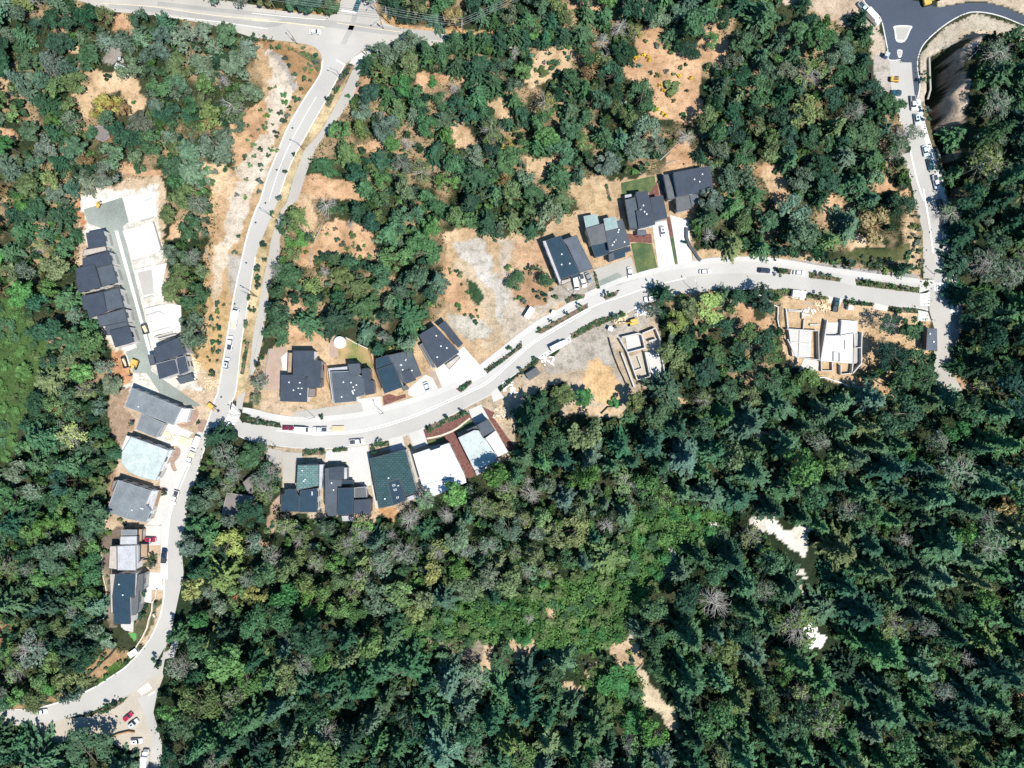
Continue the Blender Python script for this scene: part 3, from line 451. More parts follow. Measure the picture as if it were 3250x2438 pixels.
# driveways, lawns, mulch
for i, (t, p, mt) in enumerate([('12', [(1110,510),(1240,475),(1270,600),(1150,610)], 'concrete'), ('12', [(1295,465),(1410,420),(1450,545),(1340,590)], 'concrete'), ('12', [(1785,262),(1890,218),(1955,335),(1830,375)], 'concrete'), ('12', [(615,600),(960,552),(985,880),(940,900),(840,850),(790,840),(785,690),(600,690)], 'concrete'), ('12', [(250,610),(415,620),(415,665),(355,680),(350,870),(255,860)], 'concrete_grey'), ('12', [(118,575),(250,600),(240,745),(120,720)], 'concrete_grey'),
 ('12', [(865,175),(1065,150),(1085,285),(940,310)], 'concrete'), ('12', [(1290,90),(1430,-30),(1490,0),(1560,135),(1400,180),(1290,140)], 'concrete'), ('11', [(1510,1490),(1745,1300),(1940,1525),(1790,1610),(1570,1640)], 'kerb'), ('21', [(1220,275),(1340,260),(1412,640),(1280,690)], 'kerb'), ('21', [(1370,215),(1520,260),(1555,635),(1440,656)], 'kerb'), ('21', [(740,665),(1050,560),(1105,745),(960,790),(800,830)], 'concrete_grey'), ('12', [(350,280),(900,200),(930,320),(600,350),(350,355)], 'concrete_grey'), ('12', [(1070,230),(1400,150),(1300,210),(1085,275)], 'concrete_grey'),
 ('02', [(1400,590),(1460,620),(1500,480),(1600,500),(1560,600),(1500,770),(1420,960),(1340,1200),(1300,1220),(1200,1210),(1260,1160),(1310,930),(1330,800)], 'concrete'), ('02', [(1180,1220),(1330,1220),(1325,1380),(1190,1380)], 'concrete'), ('03', [(1195,45),(1330,45),(1345,190),(1250,185),(1250,295),(1185,290),(1190,190)], 'kerb'), ('03', [(1000,470),(1105,410),(1100,535),(1000,515)], 'concrete'), ('02', [(1300,400),(1460,360),(1470,400),(1600,450),(1480,560),(1400,560),(1290,500)], 'concrete'),
 ('01', [(690,170),(1010,68),(1060,270),(1015,310),(1080,600),(1190,1040),(1262,1380),(1245,1500),(1560,1720),(1660,1790),(1600,1800),(1330,1700),(1210,1520),(1100,1515),(1040,1345),(1130,1310),(865,335),(730,285)], 'lane'), ('01', [(945,345),(975,345),(1260,1380),(1235,1385)], 'kerb'), ('12', [(960,970),(1060,960),(1045,1080),(960,1000)][:0] or [(985,880),(1000,880),(1040,1080),(1020,1080)], 'concrete'), ('12', [(1290,600),(1330,600),(1480,960),(1370,960)], 'concrete_grey'), ('11', [(240,1390),(295,1340),(295,1520),(255,1500)], 'kerb'), ('21', [(1555,480),(1600,560),(1640,590),(1620,620),(1560,632)], 'concrete_grey'), ('21', [(930,690),(970,705),(970,785),(800,830),(780,760)], 'lane'), ('31', [(290,830),(410,855),(395,920),(290,895)], 'kerb'), ('31', [(600,890),(720,905),(690,960),(600,940)], 'concrete'), ('31', [(965,942),(1090,965),(1080,1010),(965,990)], 'concrete'), ('21', [(260,1400),(540,1210),(555,1260),(300,1410)], 'kerb'), ('12', [(1970,120),(2020,80),(2080,160),(1990,200)], 'concrete')]):
    sheet('driveway', T(t, p), mt, .072+.0008*i)
for t, p, mt in [('21', [(1045,450),(1120,440),(1220,455),(1275,690),(1105,735)], 'lawn'), ('21', [(1350,400),(1400,392),(1440,657),(1400,665)], 'lawn'), ('20', [(965,1510),(1240,1450),(1250,1520),(1200,1590),(970,1620)], 'lawn'), ('11', [(710,1330),(740,1240),(800,1230),(960,1320),(1000,1480),(900,1450),(880,1420),(720,1400)], 'lawn_dry'), ('11', [(985,1330),(1100,1300),(1200,1290),(1210,1320),(1050,1390),(1010,1400)], 'lawn_dry'), ('12', [(1690,430),(1800,335),(1830,390),(1700,450)], 'lawn'), ('12', [(1450,520),(1580,480),(1580,520),(1460,555)], 'lawn')]: sheet('lawn', T(t, p), mt, .045)
sheet('putting_green', smooth(T('03', [(980,525),(1010,515),(1060,545),(1120,545),(1120,600),(1070,628),(1010,590),(985,560)]), 4, True), 'turf', .055)
for t, p in [('12', [(1418,400),(1600,330),(1790,268),(1840,385),(1690,450),(1860,800),(1775,835),(1625,530),(1450,560),(1415,470)]), ('12', [(1890,230),(2000,285),(1995,330),(2160,560),(2190,600),(2120,620),(2010,420),(1950,330)]), ('21', [(1015,370),(1215,370),(1220,450),(1130,440),(1035,440)]), ('21', [(1340,230),(1365,230),(1400,390),(1350,400)]), ('12', [(1080,150),(1130,130),(1200,150),(1265,130),(1270,160),(1085,225)]), ('12', [(770,258),(850,252),(905,265),(790,290)]), ('12', [(1500,980),(1700,910),(1680,990),(1540,1000)]), ('20', [(1195,1560),(1260,1500),(1290,1640),(1200,1659)])]: sheet('mulch_bed', T(t, p), 'mulch', .040)
for t, p in [('11', [(1450,1480),(1500,1500),(1580,1600),(1560,1659),(1480,1600)]), ('11', [(640,1240),(700,1190),(710,1380),(640,1390)])]: sheet('brown_court', T(t, p), 'brownpave', .041)
for p_ in (T('02', [(1415,640),(1450,575),(1490,590),(1480,650),(1440,700),(1460,760),(1430,765),(1405,700)]), T('02', [(1560,400),(1480,395),(1455,370),(1545,375),(1600,270),(1640,275),(1620,350)]), T('02', [(1640,360),(1700,345),(1700,430),(1640,440)]), T('02', [(1330,900),(1375,905),(1360,935),(1320,925)])): sheet('earth_bed', smooth(p_, 3, True), 'soil2', .115)
sheet('brown_court', T('11', [(140,1320),(290,1300),(240,1500),(220,1659),(90,1659)]), 'brownpave', .040)
# ================================================================ HOUSES
HOUSEPOLYS = []
def inset(poly, d):
    p = ccw(poly); n = len(p); out = []
    for i in range(n):
        a, b_, c = Vector(p[i-1]), Vector(p[i]), Vector(p[(i+1) % n])
        t1 = (b_-a).normalized(); t2 = (c-b_).normalized(); n1 = Vector((-t1.y, t1.x)); n2 = Vector((-t2.y, t2.x))
        k = n1+n2; L_ = max(.35, k.dot(n1)); k = k/L_ if k.length > 1e-6 else n1
        out.append(tuple(b_+k*d))
    return out
def house(name, label, t, blocks, cat='house', vents=0, street=None, win=True, skylights=(), seed=1):
    """blocks: (polygon in tile pixels, height, roof key, wall key, fascia key)"""
    R = random.Random(seed)
    zs = [(Z(*t, b[0]) if isinstance(t, tuple) else T(t, b[0])) for b in blocks]
    polys = [ccw(WP(z, b[1])) for z, b in zip(zs, blocks)]
    cx0 = sum(p[0] for q_ in polys for p in q_)/sum(len(q_) for q_ in polys); cy0 = sum(p[1] for q_ in polys for p in q_)/sum(len(q_) for q_ in polys)
    root = empty(name, (cx0, cy0, 0)); tag(root, label, cat)
    big = None
    for i, (pl, b) in enumerate(zip(polys, blocks)):
        pl = [(x-cx0, y-cy0) for x, y in pl]; HOUSEPOLYS.append([(x+cx0, y+cy0) for x, y in pl])
        h = b[1]+.013*i; wk = b[3]; fk = b[4] if len(b) > 4 else 'trim_d'
        if wk == 'open':                                   # open canopy on posts
            for x, y in inset(pl, .25): MB().box((x, y, h/2), (.18, .18, h)).build('post', M['frame'], root)
        else:
            body = inset(pl, .28+.011*i); w = MB().prism(body, -.2, h-.24).build('wall', M[wk], root)
        fa = MB().prism(pl, h-.26, h); rf = MB().prism(inset(pl, .22), h-.2, h+.03)
        r = rf.build('roof', M['r_'+b[2]], root); fa.build('fascia', M[fk], r)
        if wk != 'open' and win and h > 3.2:
            n = len(body)
            for k in range(n):
                a, c = Vector(body[k]), Vector(body[(k+1) % n]); d = c-a
                if d.length < 2.6: continue
                t_ = d.normalized(); nn = Vector((t_.y, -t_.x)); mid = (a+c)/2+nn*.6
                if any(bool(inpoly(np.array([mid.x+cx0]), np.array([mid.y+cy0]), q_)[0]) for j, q_ in enumerate(polys) if j != i and blocks[j][1] > 2): continue
                ang = math.atan2(t_.y, t_.x); m_ = max(1, int(d.length/4.2))
                facing = street is not None and nn.dot(Vector(W(Z(*t, [street])[0] if isinstance(t, tuple) else T(t, [street])[0]))-Vector((cx0, cy0))) > .8*((Vector(W(Z(*t, [street])[0] if isinstance(t, tuple) else T(t, [street])[0]))-Vector((cx0, cy0))).length)
                for s in range(m_):
                    c0 = a+d*((s+.5)/m_); ww = min(2.2, d.length/m_*.55)
                    for z in ([1.5, h-1.6] if h > 5 else [1.5]):
                        if facing and z < 2 and s == 0:
                            g = MB().box((c0.x+nn.x*.02, c0.y+nn.y*.02, 1.15), (min(4.6, d.length*.8), .09, 2.3), ang).build('garage_door', M['door'], root); continue
                        if facing and z < 2 and s == m_-1 and m_ > 1: MB().box((c0.x+nn.x*.02, c0.y+nn.y*.02, 1.05), (1.0, .09, 2.1), ang).build('front_door', M['w_wood'], root); continue
                        f_ = MB().box((c0.x+nn.x*.01, c0.y+nn.y*.01, z), (ww, .08, 1.3), ang).build('window', M['frame'], root)
                        MB().box((c0.x+nn.x*.03, c0.y+nn.y*.03, z), (ww-.16, .08, 1.14), ang).build('pane', M['glass'], f_)
        if big is None or abs(area(pl)) > big[0]: big = (abs(area(pl)), pl, h)
    for v in range(vents):
        pl = big[1]; cc = Vector((sum(p[0] for p in pl)/len(pl), sum(p[1] for p in pl)/len(pl)))
        p = cc+(Vector(pl[R.randrange(len(pl))])-cc)*R.uniform(.1, .6)
        MB().tube((p.x, p.y, big[2]), (p.x, p.y, big[2]+.4), .24, .19, 8).tube((p.x, p.y, big[2]+.4), (p.x, p.y, big[2]+.5), .33, .3, 8).build('roof_vent', M['vent'], root)
    for (q_, h_) in skylights:
        p = [(x-cx0, y-cy0) for x, y in WP(T(t, q_) if not isinstance(t, tuple) else Z(*t, q_), h_+.2)]
        s_ = MB().prism(p, h_, h_+.22).build('skylight', M['r_white'], root); MB().prism(inset(p, .14), h_+.2, h_+.25).build('skylight_pane', M['glass'], s_)
    return root
G1 = (860, 1020, 400/2212.)
house('modern_house', 'charcoal roofed house with brown side deck, west end of the upper row on the curve', G1, [
 ([(385,515),(755,515),(755,970),(385,970)], 6.6,'navy','w_white'), ([(640,690),(880,690),(862,1168),(608,1168),(612,985),(640,985)], 6.0,'navy','w_grey'), ([(172,938),(612,940),(640,1175),(632,1420),(158,1405)], 5.2,'navy','w_white'),
 ([(300,545),(382,548),(362,903),(288,900)], 3.2,'deck','w_wood'), ([(668,1175),(790,1178),(782,1330),(655,1328)], 3.0,'brown','w_wood'), ([(862,1010),(902,1015),(893,1170),(858,1165)], 4.2,'midgrey','w_grey')], vents=6, street=(400,1700), seed=2)
house('modern_house', 'slate roofed house with pale edge border below the white round tank', G1, [
 ([(1045,885),(1400,870),(1680,1000),(1650,1300),(1505,1335),(1505,1410),(1110,1445)], 5.6,'slate','w_white','trim_l'), ([(1345,750),(1555,735),(1590,900),(1500,960),(1380,940)], 6.8,'slate','w_dark'), ([(1592,835),(1730,820),(1750,1030),(1655,1050),(1600,1000)], 6.2,'navy','w_grey'), ([(1640,1045),(1795,1035),(1820,1270),(1655,1300)], 5.9,'navy','w_grey'),
 ([(1000,825),(1340,790),(1345,860),(1045,880),(1045,1000),(1110,1400),(1080,1430)], 3.6,'lightgrey','w_white','trim_l')], vents=9, street=(1700,1700), seed=3)
house('modern_house', 'blue panel roof beside grey roof, third house along the upper row', '11', [
 ([(1022,1492),(1165,1440),(1245,1635),(1092,1690)], 6.4,'blue','w_white','trim_d'), ([(1022,1402),(1120,1368),(1160,1438),(1025,1490)], 5.6,'blue','w_dark'), ([(1122,1372),(1312,1330),(1395,1540),(1240,1600),(1160,1438)], 5.9,'slate','w_grey'), ([(1235,1512),(1308,1486),(1345,1580),(1270,1610)], 6.5,'navy','w_dark'), ([(1230,1640),(1272,1612),(1296,1650),(1250,1668)], 3.3,'midgrey','w_grey')], vents=6, street=(1400,1720), seed=4)
house('modern_house', 'angled charcoal house beside the white fan driveway, last of the upper row', '11', [
 ([(1375,1205),(1510,1125),(1712,1345),(1527,1480)], 6.3,'navy','w_white'), ([(1532,1130),(1592,1085),(1742,1275),(1700,1312),(1620,1215)], 5.6,'navy','w_grey'), ([(1380,1290),(1412,1270),(1520,1475),(1485,1478)], 3.4,'midgrey','w_white','trim_l'), ([(1590,1450),(1703,1370),(1720,1392),(1628,1490)], 3.2,'ply','open')], vents=4, street=(1750,1600), seed=5)
house('modern_house', 'long blue roofed house with grey side strips above the curve', '21', [
 ([(345,425),(465,382),(625,690),(470,748)], 6.8,'blue','w_dark'), ([(318,432),(345,425),(470,748),(462,792)], 6.2,'lightgrey','w_white','trim_l'), ([(480,420),(600,378),(625,440),(735,655),(625,690),(520,470)], 6.2,'darkmetal','w_grey'), ([(550,720),(625,692),(640,715),(560,742)], 3.4,'blue','w_dark'), ([(470,755),(550,735),(555,760),(475,795)], 3.0,'ply','open')], vents=3, street=(600,900), seed=6)
house('modern_house', 'grey house with two pale green roof squares and two blue decks', '21', [
 ([(670,325),(832,278),(865,435),(715,462)], 6.0,'midgrey','w_white'), ([(832,345),(975,240),(1042,460),(905,505),(865,510)], 6.2,'slate','w_white'), ([(655,225),(765,205),(787,295),(675,326)], 5.2,'palegreen','w_grey','trim_l'), ([(820,245),(922,225),(940,320),(837,345)], 6.6,'palegreen','w_grey','trim_l'), ([(715,462),(857,430),(882,535),(750,566)], 3.6,'blue','w_dark'), ([(898,520),(1038,470),(1048,510),(1000,525),(1000,560),(912,585)], 3.7,'blue','w_dark'), ([(860,540),(900,520),(912,590),(868,600)], 4.2,'slate','w_grey')], vents=8, street=(950,800), seed=7)
house('modern_house', 'dark three part roof house beside the dark lawn and white driveway', '21', [
 ([(995,88),(1085,66),(1112,175),(1088,180),(1110,330),(1035,325)], 5.8,'slate','w_dark'), ([(1085,25),(1185,15),(1250,293),(1112,330),(1088,180),(1112,175)], 6.8,'navy','w_white'), ([(1203,72),(1310,50),(1350,240),(1245,265)], 5.9,'navy','w_grey'), ([(1095,343),(1170,338),(1172,383),(1100,388)], 3.2,'darkmetal','open'), ([(995,50),(1055,40),(1055,62),(998,75)], 3.3,'lightgrey','w_white','trim_l')], vents=7, street=(1300,700), seed=8)
house('modern_house', 'wide charcoal roof house at the top of the longest white driveway', '20', [
 ([(1312,1442),(1355,1435),(1420,1640),(1352,1650)], 4.6,'midgrey','w_grey'), ([(1360,1437),(1395,1428),(1432,1620),(1420,1640)], 3.6,'darkmetal','w_dark'), ([(1395,1425),(1640,1377),(1700,1370),(1725,1560),(1640,1585),(1430,1625)], 6.6,'navy','w_white','trim_d'), ([(1412,1625),(1525,1605),(1548,1720),(1425,1750)], 5.0,'midgrey','w_grey'), ([(1528,1605),(1610,1595),(1600,1650),(1548,1715)], 4.2,'darkmetal','w_grey'), ([(1275,1445),(1310,1440),(1350,1650),(1320,1640)], 1.0,'darkmetal','w_grey')], vents=3, street=(1450,2100), seed=9)
house('modern_house', 'house with pale green shingle roof over blue rear decks, below the curve', '12', [
 ([(375,716),(552,713),(552,890),(362,930)], 6.2,'shinglel','w_dark'), ([(555,714),(590,712),(575,915),(552,918)], 5.2,'lightgrey','w_grey','trim_l'), ([(240,962),(270,960),(270,922),(360,922),(392,985),(386,1105),(235,1100)], 5.4,'blue','w_white','trim_d'), ([(395,930),(540,908),(540,1108),(388,1108),(392,985)], 5.8,'blue','w_white','trim_d')], vents=3, street=(400,600), seed=10, skylights=[([(490,938),(500,938),(500,968),(490,968)], 5.8)])
house('modern_house', 'long grey roof house with two dark blue raised blocks, lower row', '12', [
 ([(600,745),(640,740),(640,838),(738,838),(738,908),(708,908),(700,1130),(635,1150),(600,1080)], 5.0,'slate','w_grey'), ([(640,738),(755,736),(755,836),(640,840)], 5.9,'navy','w_dark'), ([(710,908),(840,905),(835,1125),(702,1132)], 6.4,'blue','w_dark'), ([(845,905),(940,897),(952,990),(845,992)], 4.2,'midgrey','w_white','trim_l'), ([(842,1005),(980,1000),(976,1122),(840,1118)], 5.9,'navy','w_dark'), ([(757,736),(787,736),(787,835),(757,838)], 4.6,'lightgrey','w_grey'), ([(740,842),(838,848),(838,880),(740,880)], 3.2,'blue','w_dark'), ([(905,1128),(978,1126),(978,1150),(910,1152)], 3.0,'ply','open'), ([(735,1135),(840,1130),(842,1180),(745,1185)], 1.1,'lightgrey','w_grey')], vents=3, street=(850,600), seed=11)
house('modern_house', 'house with sea green shingle roof and inset dark panel', '12', [
 ([(968,665),(1265,590),(1362,945),(1270,975),(1215,830),(1118,860),(1165,1052),(1045,1078)], 6.2,'shingle','w_white','trim_d'), ([(1118,860),(1215,830),(1275,1010),(1165,1052)], 5.6,'blue','w_dark','trim_d'), ([(1275,985),(1360,955),(1380,985),(1290,1015)], 2.8,'lightgrey','w_white','trim_l')], vents=3, street=(1180,400), seed=12, skylights=[([(1157,880),(1180,875),(1182,890),(1160,895)],5.6), ([(1168,918),(1190,912),(1193,926),(1171,932)],5.6), ([(1190,982),(1208,976),(1211,990),(1193,996)],5.6)])
house('modern_house', 'house with brilliant white flat roof between the red mulch beds', '12', [
 ([(1325,628),(1460,582),(1475,598),(1552,572),(1552,560),(1625,535),(1755,800),(1400,880)], 6.0,'white','w_white','trim_l'), ([(1400,880),(1755,800),(1770,862),(1500,976),(1470,960)], 4.6,'white','w_white','trim_l'), ([(1475,575),(1548,545),(1552,562),(1480,594)], 3.5,'lightgrey','w_grey','trim_l')], vents=1, street=(1400,400), seed=13)
house('modern_house', 'pale green roof house with dark slate corner, east end of the lower row', '12', [
 ([(1700,492),(1832,430),(1870,432),(1905,492),(1925,500),(2022,650),(1995,700),(1835,762)], 6.0,'pale','w_white','trim_l'), ([(1855,388),(1945,340),(2005,428),(1905,488)], 6.6,'slate','w_dark'), ([(1770,430),(1855,390),(1870,425),(1800,460)], 4.2,'midgrey','w_grey'), ([(1925,495),(2010,432),(2115,610),(2030,650)], 5.2,'white','w_white','trim_l'), ([(1840,765),(1995,705),(2040,660),(2050,690),(1855,805)], 3.2,'lightgrey','w_white','trim_l')], vents=2, street=(1850,280), seed=14)
house('old_house', 'low brown roofed old house half hidden by bare branched trees', '02', [
 ([(1870,945),(2100,982),(2075,1060),(1925,1140),(1830,1120)], 4.2,'brown','w_wood','trim_l'), ([(2000,862),(2080,792),(2160,860),(2080,960),(2040,945)], 3.8,'brown','w_wood')], cat='house', street=(2100,700), seed=15)
house('townhouse_block', 'northern dark roofed townhouse block beside the grey green lane', '01', [
 ([(708,362),(848,333),(877,468),(730,497)], 6.0,'navy','wrap'), ([(690,500),(870,470),(885,508),(680,560)], 5.0,'ply','wrap'), ([(680,570),(895,510),(925,615),(795,648),(780,618),(680,640)], 6.6,'navy','wrap'), ([(625,655),(780,618),(837,810),(652,860),(630,770)], 6.3,'navy','wrap'), ([(797,650),(925,616),(972,772),(842,808)], 5.6,'slate','wrap')], cat='townhouse', street=(1100,600), seed=16)
house('townhouse_block', 'southern dark roofed townhouse block near the parked yellow excavator', '01', [
 ([(668,882),(850,850),(882,1015),(735,1072),(718,1000),(690,1000)], 6.3,'navy','wrap'), ([(855,850),(980,812),(1025,978),(880,1008)], 5.8,'slate','wrap'), ([(800,1050),(1030,982),(1052,1092),(820,1140)], 6.4,'slate','wrap'), ([(870,1130),(1050,1092),(1060,1128),(915,1165),(915,1205),(885,1210)], 5.4,'slate','wrap'), ([(903,1168),(1062,1130),(1106,1262),(950,1308)], 6.0,'navy','wrap')], cat='townhouse', street=(1250,1050), seed=17)
house('modern_house', 'unfinished dark roofed house with timber porch frame near the collector road', '01', [
 ([(1268,1312),(1470,1225),(1540,1355),(1288,1440)], 6.8,'navy','wrap'), ([(1284,1442),(1447,1400),(1480,1520),(1310,1577)], 6.2,'navy','wrap','trim_l'), ([(1452,1395),(1532,1370),(1562,1505),(1478,1540)], 5.8,'navy','wrap','trim_l'), ([(1218,1370),(1266,1358),(1286,1450),(1240,1457)], 5.0,'slate','wrap'), ([(1450,1562),(1580,1520),(1605,1580),(1490,1610)], 3.4,'slate','open')], street=(1400,1750), seed=18)
house('modern_house', 'long pale grey gabled house with lower grey garage wing beside it', '02', [
 ([(1085,80),(1500,247),(1430,390),(1028,235)], 5.8,'grey','w_white','trim_l'), ([(1165,290),(1355,372),(1290,495),(1120,425)], 4.4,'grey','w_grey','trim_l'), ([(1482,252),(1578,250),(1542,368),(1450,352)], 3.6,'white','w_white','trim_l')], vents=1, street=(1600,300), seed=19)
house('modern_house', 'largest pale mint flat roofed house west of the collector road', '02', [
 ([(1082,483),(1395,597),(1330,750),(1285,850),(1165,825),(1060,775),(1000,700),(1005,610)], 5.8,'pale','w_white','trim_l'), ([(1043,472),(1080,485),(1020,600),(1000,590)], 3.6,'white','w_white','trim_l'), ([(1395,600),(1430,590),(1400,660),(1365,655)], 3.2,'white','w_white','trim_l'), ([(1335,745),(1360,730),(1310,845),(1290,848)], 3.4,'lightgrey','w_white','trim_l')], vents=2, street=(1600,700), seed=20)
house('modern_house', 'dark grey hip roofed house with white roof edge line', '02', [
 ([(975,842),(1250,930),(1200,1050),(1245,1100),(1205,1195),(1045,1163),(878,1102)], 5.8,'grey','w_white','trim_l'), ([(1250,930),(1312,925),(1240,1172),(1208,1170)], 3.6,'lightgrey','w_wood','trim_l'), ([(930,850),(975,838),(930,930),(912,925)], 3.0,'brown','w_wood')], vents=3, street=(1500,1050), seed=21)
G5 = (380, 1640, 260/1078.)
house('modern_house', 'stepped light grey flat roofed house with cedar decks beside the red car', '02', [
 ([(1002,1252),(1130,1252),(1130,1298),(1000,1298)], 5.4,'grey','w_dark','trim_l'), ([(994,1308),(1130,1304),(1130,1374),(990,1374)], 6.0,'lightgrey','w_dark','trim_l'), ([(968,1385),(1120,1380),(1122,1588),(970,1586)], 6.6,'lightgrey','w_white','trim_l'), ([(905,1385),(966,1384),(968,1582),(895,1572)], 5.0,'ply','w_wood'), ([(1122,1380),(1160,1380),(1158,1500),(1125,1560)], 4.2,'grey','w_dark'), ([(1160,1368),(1220,1368),(1218,1478),(1160,1480)], 3.3,'deck','open'), ([(1145,1245),(1180,1245),(1172,1350),(1134,1345)], 3.4,'deck','w_wood'), ([(1155,1500),(1218,1495),(1222,1515),(1160,1548)], 1.0,'deck','w_wood')], vents=0, street=(1350,1400), seed=22)
house('modern_house', 'tall deep blue roofed house above the bright green putting green', '03', [
 ([(955,55),(1115,55),(1108,245),(1070,250),(1076,472),(942,470),(930,250)], 6.4,'blue','w_white','trim_d'), ([(905,55),(953,55),(930,240),(935,385),(912,380)], 4.6,'ply','w_grey'), ([(1142,60),(1190,48),(1180,198),(1150,202),(1142,355),(1120,395),(1082,400),(1076,250),(1108,248)], 5.0,'midgrey','w_grey'), ([(1118,60),(1140,60),(1130,190),(1112,200)], 4.4,'darkmetal','w_grey')], vents=2, street=(1350,150), seed=23)
house('garage', 'dark metal roofed shed at the end of the east road', '31', [([(1412,1152),(1492,1150),(1496,1335),(1402,1330)], 4.6,'darkmetal','w_dark'), ([(1362,1270),(1400,1270),(1402,1332),(1362,1330)], 1.2,'lightgrey','w_white','trim_l')], cat='garage', win=False, vents=2, seed=24)
house('cabin', 'grey roofed cabin with white roof ridge in the northwest woods', '00', [([(750,1042),(880,1040),(905,1130),(850,1172),(765,1125)], 4.2,'brown','w_wood','trim_l')], cat='cabin', win=False, seed=25)
house('cabin', 'small white cluttered outbuilding on the grey drive in the northwest woods', '00', [([(945,540),(960,515),(1030,545),(1025,575),(940,570)], 3.0,'white','w_white','trim_l'), ([(965,470),(1000,462),(1000,500),(970,505)], 2.4,'lightgrey','w_white')], cat='outbuilding', win=False, seed=26)
# ridges and membrane seams on two hipped roofs
def seam(t, pts, h, mt='trim_l', near=None):
    pw = [(x, y, h+.06) for x, y in WP(T(t, pts), h)]; o = min((c for c in C.objects if c.type == 'EMPTY' and 'house' in c.name), key=lambda c: (c.location.x-pw[0][0])**2+(c.location.y-pw[0][1])**2)
    o2 = MB().path([(x-o.location.x, y-o.location.y, z) for x, y, z in pw], .09, 4).build('ridge_cap', M[mt], o)
seam('02', [(1040,1160),(1085,1040)], 5.8); seam('02', [(975,842),(878,1102)], 5.8); seam('02', [(975,842),(1250,930)], 5.8); seam('02', [(1165,820),(1200,710)], 5.8, 'metal')
# ================================================================ FOUNDATIONS UNDER CONSTRUCTION
def foundation(label, t, slabs, walls, name='house_foundation'):
    P0 = (lambda q_: Z(*t, q_)) if isinstance(t, tuple) else (lambda q_: T(t, q_))
    root = empty(name, (*W(P0(slabs[0][0])[0]), 0)); tag(root, label, 'foundation'); ox, oy = root.location.x, root.location.y
    loc = lambda q_, h=0: [(x-ox, y-oy) for x, y in WP(q_, h)]
    for i, (s, h, mk) in enumerate(slabs): MB().prism(loc(P0(s), h), -.2, h+.006*i).build('slab', M[mk], root)
    for i, (w, h, th) in enumerate(walls): MB().wall(loc(P0(w), h), th, -.2, h+.004*i).build('wall', M['concrete'], root)
G2 = (1880, 960, 300/1659.)
foundation('open concrete house foundation with walled rooms beside the wood', G2, [([(580,600),(870,560),(850,830),(620,870)], .15,'concrete'), ([(640,960),(880,860),(960,1290),(790,1350)], .1,'dirtlot'), ([(940,870),(1170,900),(1290,1320),(1060,1370)], 1.2,'concrete'), ([(990,680),(1160,640),(1210,890),(1010,900)], .3,'concrete_grey')],
 [([(520,610),(800,545),(870,565)], 2.6,.5), ([(870,560),(925,800),(620,880),(490,650)], 2.6,.5), ([(880,545),(1110,450),(1190,640)], 2.6,.5), ([(620,880),(790,1360),(1020,1300),(930,870)], 2.6,.5), ([(1190,640),(1210,900),(1290,1320),(1040,1370)], 2.4,.5), ([(510,880),(740,1490)], 1.6,.6), ([(740,1200),(870,1155),(800,960)], 1.2,.4), ([(990,680),(1130,640)], 2.4,.4)])
foundation('western foundation with grey slab on the tan building site', '31', [([(265,1150),(462,1170),(448,1390),(300,1380)], 2.2,'concrete'), ([(395,1395),(520,1405),(510,1500),(350,1510)], .2,'concrete')],
 [([(250,990),(265,1150)], 1.2,.6), ([(255,1155),(515,1170),(520,1410),(330,1385),(260,1240)], 2.5,.4), ([(265,1000),(400,1010)], .5,.9), ([(300,1260),(440,1275)], 2.5,.25), ([(360,1160),(350,1380)], 2.48,.25), ([(265,1010),(385,1000),(400,1080)], .9,.3), ([(395,1080),(390,1160)], 1.2,.4), ([(445,1120),(520,1120)], 1.0,.6), ([(345,1390),(340,1440)], 1.6,.4), ([(385,1020),(385,1070)], 1.0,.8)])
foundation('eastern bright white foundation deck on the tan building site', '31', [([(575,1100),(700,1100),(695,1215),(570,1205)], .3,'concrete'), ([(565,1210),(705,1205),(800,1190),(795,1440),(530,1420)], 2.2,'kerb'), ([(805,1195),(868,1190),(862,1440),(802,1440)], .9,'concrete_grey'), ([(700,1080),(835,1090),(835,1190),(705,1200)], 1.5,'kerb')],
 [([(590,1080),(535,1420)], 2.6,.5), ([(710,1090),(698,1215)], 1.8,.5), ([(875,1180),(870,1310),(870,1440),(800,1520)], 2.6,.4), ([(540,1420),(540,1500),(630,1500),(630,1430)], 1.5,.4), ([(700,1450),(700,1530),(790,1520),(800,1440)], 2.0,.4), ([(810,1190),(815,1310),(875,1308)], 2.6,.4), ([(640,1345),(640,1420),(690,1425),(690,1350),(640,1345)], 2.7,.25), ([(735,1250),(735,1320)], 2.6,.3), ([(565,1210),(700,1215),(700,1200)], 2.55,.3), ([(800,1090),(830,1180)], .6,1.2)])
foundation('northernmost white townhouse foundation slab by the lane head', '01', [([(1010,72),(1285,20),(1292,225),(1070,285)], .4,'white_pad')], [([(1190,95),(1250,75)], .9,.4), ([(1155,260),(1265,225)], 1.2,.4), ([(1100,150),(1200,120)], .5,.3)])
foundation('second white foundation slab down the townhouse lane', '01', [([(1010,345),(1258,275),(1325,515),(1090,590)], .5,'kerb')], [([(1258,272),(1325,500)], 1.6,.4), ([(1090,600),(1240,560)], .6,.4), ([(1120,400),(1180,520)], .45,.5)])
foundation('third white foundation slab with greenish square on the townhouse lane', '01', [([(1105,668),(1375,610),(1330,840),(1180,900)], .5,'kerb'), ([(1135,690),(1250,665),(1270,860),(1180,880)], .6,'concrete_grey')], [([(1110,670),(1240,635)], .8,.3), ([(1180,910),(1260,885)], .8,.4)])
